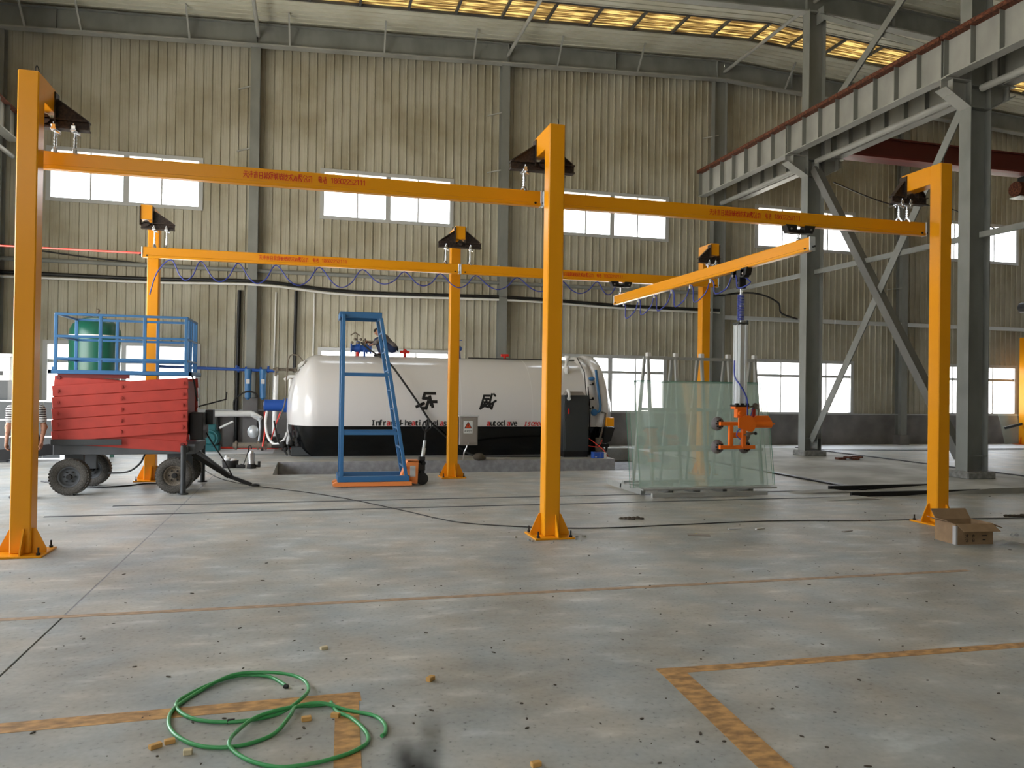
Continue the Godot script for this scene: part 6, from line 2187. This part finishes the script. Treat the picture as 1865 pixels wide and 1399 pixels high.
# ---------------------------------------------------------------- bay beyond the columns
func right_bay() -> void:
	var t := thing("bridge_crane", "dark maroon overhead crane beam spanning the right bay", "crane", "", Vector3(0, 0, -19.8))
	var st := S()
	sweep(st, ibeam(0.62, 0.5, 0.4, 0.05), Vector3(14.0, 9.15, 0), Vector3(33.8, 9.15, 0))
	obj("beam", st, M.maroon, t)
	st = S()
	span(st, Vector3(13.95, 9.30, -1.1), Vector3(14.3, 9.62, 1.1), 0.01)
	for z in [-0.8, 0.8]:
		cyl(st, Vector3(14.0, 9.40, z), Vector3(14.16, 9.40, z), 0.13, -1.0, 16)
	obj("end_carriage", st, M.maroon, t)
	st = S()
	span(st, Vector3(14.2, 8.78, 0.25), Vector3(33.5, 8.84, 0.45))
	obj("lower_flange", st, M.red_dark, t)
	t = thing("hoist", "dark electric hoist with rusty motor under the maroon crane beam", "hoist", "", Vector3(21.8, 0, -19.8))
	st = S()
	cyl(st, Vector3(-0.3, 8.35, 0.1), Vector3(0.12, 8.35, 0.1), 0.24, -1.0, 18)
	obj("motor", st, M.rust, t)
	st = S()
	cyl(st, Vector3(0.12, 8.36, 0.1), Vector3(1.5, 8.36, 0.1), 0.30, -1.0, 18)
	span(st, Vector3(0.05, 8.4, -0.15), Vector3(0.5, 8.80, 0.2), 0.02)
	obj("drum", st, M.black, t)
	st = S()
	span(st, Vector3(-0.3, 8.08, -0.1), Vector3(1.5, 8.11, 0.3))
	obj("tray", st, M.alu, t)
	st = S()
	tube(st, curve([Vector3(0.36, 8.1, 0.1), Vector3(0.40, 7.9, 0.1), Vector3(0.6, 7.75, 0.1), Vector3(0.9, 7.55, 0.1)], 4), 0.03, 6)
	obj("control_lead", st, M.rubber, t)
	for x in [0.24, 0.42, 0.60]:
		st = S()
		cyl(st, Vector3(x, 4.75, 0.1), Vector3(x, 8.1, 0.1), 0.012, -1.0, 6)
		obj("rope", st, M.rubber, t)
	t = thing("hook_block", "black crane hook block hanging at the right edge", "hook", "", Vector3(22.22, 0, -19.7))
	st = S()
	cyl(st, Vector3(-0.26, 4.62, -0.14), Vector3(-0.26, 4.62, 0.14), 0.17, -1.0, 18)
	cyl(st, Vector3(0.18, 4.62, -0.14), Vector3(0.18, 4.62, 0.14), 0.17, -1.0, 18)
	span(st, Vector3(-0.26, 4.46, -0.13), Vector3(0.18, 4.78, 0.13), 0.02)
	obj("sheaves", st, M.black, t)
	st = S()
	cyl(st, Vector3(-0.05, 4.34, 0), Vector3(-0.05, 4.48, 0), 0.04, -1.0, 10)
	var pts := []
	for k in 12:
		var a := PI * 0.5 - TAU * 0.72 * k / 11.0
		pts.append(Vector3(-0.05 + cos(a) * 0.10, 4.24 + sin(a) * 0.10, 0))
	tube(st, pts, 0.03, 8)
	obj("hook", st, M.hub, t)
	# distant yellow post, glass and rails
	t = thing("distant_post", "distant yellow post at the right edge in front of the lower window", "post", "", Vector3(25.85, 0, -23.2))
	st = S()
	span(st, Vector3(-0.12, 0.02, -0.12), Vector3(0.13, 4.0, 0.12), 0.01)
	obj("shaft", st, M.yellow, t)
	st = S()
	span(st, Vector3(-0.26, 0, -0.26), Vector3(0.26, 0.022, 0.26))
	for s in [-1.0, 1.0]:
		prism(st, [Vector2(s * 0.12, 0.02), Vector2(s * 0.25, 0.02), Vector2(s * 0.14, 0.3), Vector2(s * 0.12, 0.3)], -0.01, 0.01)
	obj("base_plate", st, M.orange, t)
	t = thing("leaning_glass", "pale green glass sheet leaning by the distant yellow post", "glass sheet", "", Vector3(25.2, 0, -23.3))
	st = S()
	prism(st, [Vector2(-0.1, 0.02), Vector2(0.6, 0.02), Vector2(0.6, 1.15), Vector2(-0.25, 1.15)], -0.02, 0.02, Transform3D(Basis(Vector3.RIGHT, -0.15), Vector3.ZERO))
	obj("pane", st, M.sheet_edge if false else M.sheet, t)
	st = S()
	bar(st, Vector3(-0.25, 0.62, 0.12), Vector3(0.55, 0.78, 0.12), 0.05, 0.09)
	obj("strap", st, M.cabinet, t)
	t = thing("red_scrap", "small red brown scrap lying on the plinth between the two grey columns", "scrap", "", Vector3(13.6, 0.1, -17.3))
	st = S()
	for k in 4:
		box(st, Vector3(-0.25 + k * 0.17, 0.03 + (k % 2) * 0.03, (k % 3) * 0.05), Vector3(0.24, 0.05, 0.16), Basis(Vector3.UP, k * 0.7), 0.006)
	obj("fragments", st, M.rust, t)

# ---------------------------------------------------------------- litter and hoses on the floor
func chip(called: String, label: String, cat: String, at: Vector3, size: Vector3, turn: float, m: Material, group := "") -> void:
	var st := S()
	box(st, Vector3(0, size.y * 0.5, 0), size, Basis(), minf(size.y, minf(size.x, size.z)) * 0.12)
	var o := obj(called, st, m)
	o.position = at
	o.rotation.y = turn
	tag(o, label, cat, group)

func litter() -> void:
	# green air hose, two wide loops
	var px := [[520, 1252], [490, 1236], [440, 1234], [390, 1247], [345, 1268], [322, 1284], [327, 1300], [355, 1314], [400, 1319], [455, 1316], [510, 1303], [548, 1284], [562, 1265], [551, 1247], [520, 1237], [470, 1234], [420, 1240], [365, 1262], [318, 1294], [307, 1320], [320, 1343], [355, 1361], [400, 1366], [450, 1360], [500, 1340], [528, 1315], [540, 1298], [585, 1291], [630, 1297], [680, 1307], [700, 1322], [702, 1338], [695, 1345]]
	var st := S()
	var pts := []
	for i in px.size():
		pts.append(ground(px[i][0], px[i][1]) + Vector3(0, 0.012 + (0.02 if (i > 10 and i < 17) or (i > 24 and i < 28) else 0.0), 0))
	tube(st, curve(pts, 5), 0.0105, 8)
	var t := thing("green_hose", "light green air hose lying in two loose loops on the front floor", "hose")
	obj("hose", st, M.hose_green, t)
	px = [[603, 1283], [614, 1300], [640, 1312], [665, 1335], [670, 1355], [650, 1370], [620, 1382], [570, 1395], [510, 1402], [460, 1392], [425, 1372], [418, 1360], [440, 1335], [470, 1315], [520, 1300], [560, 1290], [600, 1286]]
	pts = []
	for i in px.size():
		pts.append(ground(px[i][0], px[i][1]) + Vector3(0, 0.012 + (0.018 if i > 10 and i < 15 else 0.0), 0))
	st = S()
	tube(st, curve(pts, 5), 0.0105, 8)
	obj("hose", st, M.hose_green, t)
	st = S()
	var q := ground(421, 1318) + Vector3(0, 0.012, 0)
	cyl(st, q - Vector3(0.018, 0, 0), q + Vector3(0.018, 0, 0.002), 0.0135, -1.0, 10)
	q = ground(521, 1254) + Vector3(0, 0.012, 0)
	cyl(st, q - Vector3(0.012, 0, 0.004), q + Vector3(0.012, 0, 0.006), 0.0115, -1.0, 10)
	obj("black_collar", st, M.black, t)
	# wood chips
	chip("wood_chip", "pale wood chip alone on the floor above the green hose", "wood chip", ground(590, 1183), Vector3(0.05, 0.022, 0.03), 0.4, M.wood_pale, "wood chips")
	chip("wood_chip", "orange wood chip alone on the floor right of the green hose", "wood chip", ground(784, 1240), Vector3(0.055, 0.028, 0.035), 0.8, M.wood, "wood chips")
	chip("wood_chip", "orange wood chip at the lower left, outside the green hose", "wood chip", ground(283, 1363), Vector3(0.06, 0.024, 0.03), 0.6, M.wood, "wood chips")
	chip("wood_chip", "orange brown wood chip touching the left side of the green hose", "wood chip", ground(309, 1354), Vector3(0.05, 0.022, 0.032), 0.3, M.wood, "wood chips")
	chip("wood_chip", "pale wood cube just below the left green loop", "wood chip", ground(342, 1374), Vector3(0.042, 0.026, 0.03), 0.05, M.wood_pale, "wood chips")
	chip("wood_chip", "orange wood chip inside the right green loop", "wood chip", ground(558, 1313), Vector3(0.052, 0.024, 0.03), 0.1, M.wood, "wood chips")
	chip("wood_chip", "yellow wood chip beside the painted line, against the green hose", "wood chip", ground(611, 1307), Vector3(0.048, 0.026, 0.028), -0.5, M.wood, "wood chips")
	chip("wood_chip", "yellow wood chip cut by the bottom edge of the frame", "wood chip", ground(976, 1396), Vector3(0.05, 0.024, 0.03), 0.2, M.wood, "wood chips")
	# long cable across the floor
	pts = []
	for p in [[362, 850], [400, 872], [466, 886], [560, 898], [640, 911], [735, 931], [800, 946], [850, 954], [940, 960], [1030, 963], [1120, 962], [1230, 957], [1400, 950], [1560, 949], [1650, 948], [1760, 946], [1865, 944]]:
		pts.append(ground(p[0], p[1]) + Vector3(0, 0.008, 0))
	st = S()
	tube(st, curve(pts, 6), 0.0075, 6)
	tag(obj("floor_cable", st, M.cable), "thin dark cable trailing across the whole floor past the middle post", "cable")
	pts = []
	for p in [[75, 878], [120, 884], [170, 889], [230, 886], [270, 882], [330, 884]]:
		pts.append(ground(p[0], p[1]) + Vector3(0, 0.012, 0))
	st = S()
	tube(st, curve(pts, 6), 0.012, 6)
	tag(obj("floor_cable", st, M.black), "black cable lying under the red lift between its wheels", "cable")
	# cardboard box
	t = thing("cardboard_box", "open brown cardboard box beside the front right post", "box", "", Vector3(7.84, 0, -7.86), -0.10)
	st = S()
	var w := 0.25
	var d := 0.18
	var h := 0.25
	for s in [-1.0, 1.0]:
		span(st, Vector3(-w, 0.0, s * d - 0.003), Vector3(w, h, s * d + 0.003))
		span(st, Vector3(s * w - 0.003, 0.0, -d), Vector3(s * w + 0.003, h, d))
	span(st, Vector3(-w, 0.0, -d), Vector3(w, 0.006, d))
	obj("carton", st, M.card, t)
	for f in [[Vector3(0, h, d), Vector3(0, -0.55, 1.0), Vector3.RIGHT, w, 0.15], [Vector3(0, h, -d), Vector3(0, 0.75, -0.6), Vector3.RIGHT, w, 0.15], [Vector3(-w, h, 0), Vector3(-0.8, 0.25, 0.25), Vector3.BACK, d, 0.17], [Vector3(w, h, 0), Vector3(0.9, -0.35, 0), Vector3.BACK, d, 0.15]]:
		st = S()
		var dir: Vector3 = f[1].normalized()
		var ax: Vector3 = f[2]
		box(st, f[0] + dir * f[4] * 0.5, Vector3(f[3] * 2.0 - 0.01, f[4], 0.006), Basis(ax, dir, ax.cross(dir).normalized()))
		obj("flap", st, M.card, t)
	st = S()
	var on := func(x: float, y: float) -> Vector3: return Vector3(0, 0, 1) if y < -50.0 else Vector3(x, y, d + 0.0045)
	for k in 4:
		gl(st, HANZI[["shu", "shi", "gong", "ri"][k]], Vector2(-0.12 + (k % 2) * 0.085, 0.085 - (k / 2) * 0.05), Vector2(0.036, 0.036), 0.006, 0.0, on)
	span(st, Vector3(0.10, 0.10, d + 0.003), Vector3(0.17, 0.112, d + 0.005))
	span(st, Vector3(0.11, 0.05, d + 0.003), Vector3(0.15, 0.062, d + 0.005))
	obj("print", st, M.ink, t)
	st = S()
	span(st, Vector3(-w - 0.004, 0.0, d - 0.05), Vector3(-w + 0.02, h * 0.9, d + 0.005))
	obj("packing_tape", st, M.plastic, t)
	# plastic wrap
	for i in 3:
		st = S()
		var o := ground([1772, 1840, 1848][i], [987, 993, 978][i])
		var qq := []
		var big: float = [1.0, 1.25, 0.5][i]
		for k in 7:
			var a := TAU * k / 7.0
			qq.append(Vector3(cos(a) * 0.17 * big, 0.012 + 0.02 * (k % 3) + (0.10 if i == 0 and k == 0 else 0.0), sin(a) * 0.05 * big))
		for k in 7:
			face(st, [qq[k], qq[(k + 1) % 7], Vector3(0, 0.03, 0)], Vector3.UP)
			face(st, [qq[k] - Vector3(0, 0.008, 0), qq[(k + 1) % 7] - Vector3(0, 0.008, 0), Vector3(0, 0.02, 0)], Vector3.DOWN)
		var p := obj("plastic_wrap", st, M.plastic)
		p.position = o
		p.rotation.y = [0.5, -0.15, 0.2][i]
		tag(p, ["crumpled clear plastic wrap lying against the front of the cardboard box", "long clear plastic sheet scrap at the right edge below the box", "small white plastic crumple right of the cardboard box"][i], "plastic wrap", "plastic scraps by the box")
	# scraps
	chip("scrap_board", "flat yellowish board scrap lying in front of the glass rack", "scrap", ground(1272, 975), Vector3(0.28, 0.012, 0.12), -0.35, M.boxgrey)
	chip("scrap_strip", "yellow strip lying beside the flat board scrap", "strip", ground(1262, 973), Vector3(0.13, 0.008, 0.02), 0.1, mat(Color(0.85, 0.78, 0.3), 0.6))
	chip("plastic_strip", "first short white strip on the floor right of the board scrap", "strip", ground(1338, 964), Vector3(0.20, 0.014, 0.03), 0.1, M.panel, "white strips")
	chip("plastic_strip", "second short white strip, nearer the right post", "strip", ground(1384, 964), Vector3(0.16, 0.016, 0.035), 0.3, M.panel, "white strips")
	chip("wood_splinter", "flat pale splinter on the floor before the right post", "splinter", ground(1543, 968), Vector3(0.17, 0.01, 0.04), 0.25, M.boxgrey)
	t = thing("dirt_clod", "dark clod of dirt and rag on the floor right of the middle post", "dirt", "", ground(1150, 946))
	st = S()
	for k in 7:
		ball(st, Vector3(-0.13 + k * 0.045, 0.01, (k * 37 % 7) * 0.012 - 0.04), Vector3(0.045, 0.018 + (k % 3) * 0.008, 0.03), 8)
	obj("clod", st, M.sludge, t)
	t = thing("dirt_clod", "dark twisted scrap on the floor at the right edge above the box", "dirt", "", ground(1850, 941))
	st = S()
	for k in 6:
		ball(st, Vector3(-0.15 + k * 0.06, 0.015, (k * 31 % 5) * 0.015 - 0.03), Vector3(0.05, 0.02, 0.022), 8)
	obj("clod", st, M.sludge, t)
	t = thing("cement_lump", "dark lump on the floor slab behind the pit, right of the back middle post", "lump", "", ground(872, 838))
	st = S()
	ball(st, Vector3(0, 0.08, 0), Vector3(0.16, 0.10, 0.14), 10)
	ball(st, Vector3(0.08, 0.05, 0.03), Vector3(0.10, 0.06, 0.1), 10)
	obj("lump", st, M.sludge, t)
	t = thing("paper_scrap", "small white scrap on the slab behind the pit", "scrap", "", ground(912, 837))
	st = S()
	box(st, Vector3(0, 0.012, 0), Vector3(0.22, 0.02, 0.12), Basis(Vector3.UP, 0.4), 0.004)
	obj("scrap", st, M.panel, t)
	# rubble where the bases were chiselled into the floor
	var names := ["front middle", "front right"]
	for i in 2:
		var c := Vector3([2.89, 8.58][i], 0, [-9.12, -9.05][i])
		for k in 9:
			var a := TAU * k / 9.0 + 0.3
			var at := c + Vector3(cos(a) * rng.randf_range(0.32, 0.55), 0, absf(sin(a)) * rng.randf_range(0.30, 0.5))
			chip("mortar_chip", "pale mortar crumb lying around the foot of the %s yellow post" % names[i], "mortar chip", at, Vector3(0.03, 0.015, 0.022) * rng.randf_range(0.6, 1.6), rng.randf() * 3.0, M.apron, "mortar crumbs at the %s post" % names[i])
	# crumbs of dirt scattered over the floor
	var mm := MultiMesh.new()
	mm.transform_format = MultiMesh.TRANSFORM_3D
	st = S()
	ball(st, Vector3.ZERO, Vector3.ONE, 6)
	mm.mesh = done(st)
	mm.instance_count = 420
	for k in 420:
		var z := -2.4 - pow(rng.randf(), 1.3) * 9.0
		var x := z * -0.26 + rng.randf_range(-0.75, 0.75) * (-z + 1.0)
		var s := rng.randf_range(0.003, 0.010)
		mm.set_instance_transform(k, Transform3D(Basis(Vector3.UP, rng.randf() * 6.0) * Basis.from_scale(Vector3(s * rng.randf_range(1.0, 2.6), s * 0.4, s)), Vector3(x, s * 0.3, z)))
	var o := MultiMeshInstance3D.new()
	o.multimesh = mm
	o.material_override = M.sludge
	o.name = "dirt_crumbs"
	add_child(o)
	tag(o, "dark dirt crumbs scattered all over the concrete floor", "dirt", "", "stuff")

func lanyard() -> void:
	# the end of the phone's own wrist cord hangs a few centimetres below and in front of the lens
	var cam: Camera3D = get_node("camera")
	var b := cam.transform.basis
	var o := cam.position - b.z * 0.060
	var u := 0.060 * tan(deg_to_rad(26.32)) / 699.5
	var t := thing("wrist_cord", "dark blurred end of a phone wrist cord close to the lens at the bottom", "cord", "", o)
	for q in [[[[785, 1318], [786, 1350], [780, 1395], [768, 1450], [760, 1560]], 9.0], [[[738, 1368], [740, 1392], [748, 1425], [758, 1470], [760, 1560]], 17.0]]:
		var pts := []
		for p in q[0]:
			pts.append(b * (Vector3(p[0] - 932.5, 699.5 - p[1], 0.0) * u))
		var st := S()
		tube(st, curve(pts, 5), q[1] * u, 10)
		ball(st, pts[0], Vector3.ONE * q[1] * u, 10)
		obj("cord", st, M.rubber, t)
	var kn := S()
	ball(kn, b * (Vector3(765 - 932.5, 699.5 - 1440, 0.0) * u), Vector3.ONE * 46.0 * u, 12)
	obj("knot", kn, M.black, t)

func ground(px: float, py: float) -> Vector3:
	# where the floor lies under a point measured in the photograph (1865 x 1399)
	var cam: Camera3D = get_node("camera")
	var k := tan(deg_to_rad(cam.fov * 0.5)) / 699.5
	var d := cam.transform.basis * Vector3((px - 932.5) * k, (699.5 - py) * k, -1.0)
	return cam.position + d * (-1.8 / d.y)
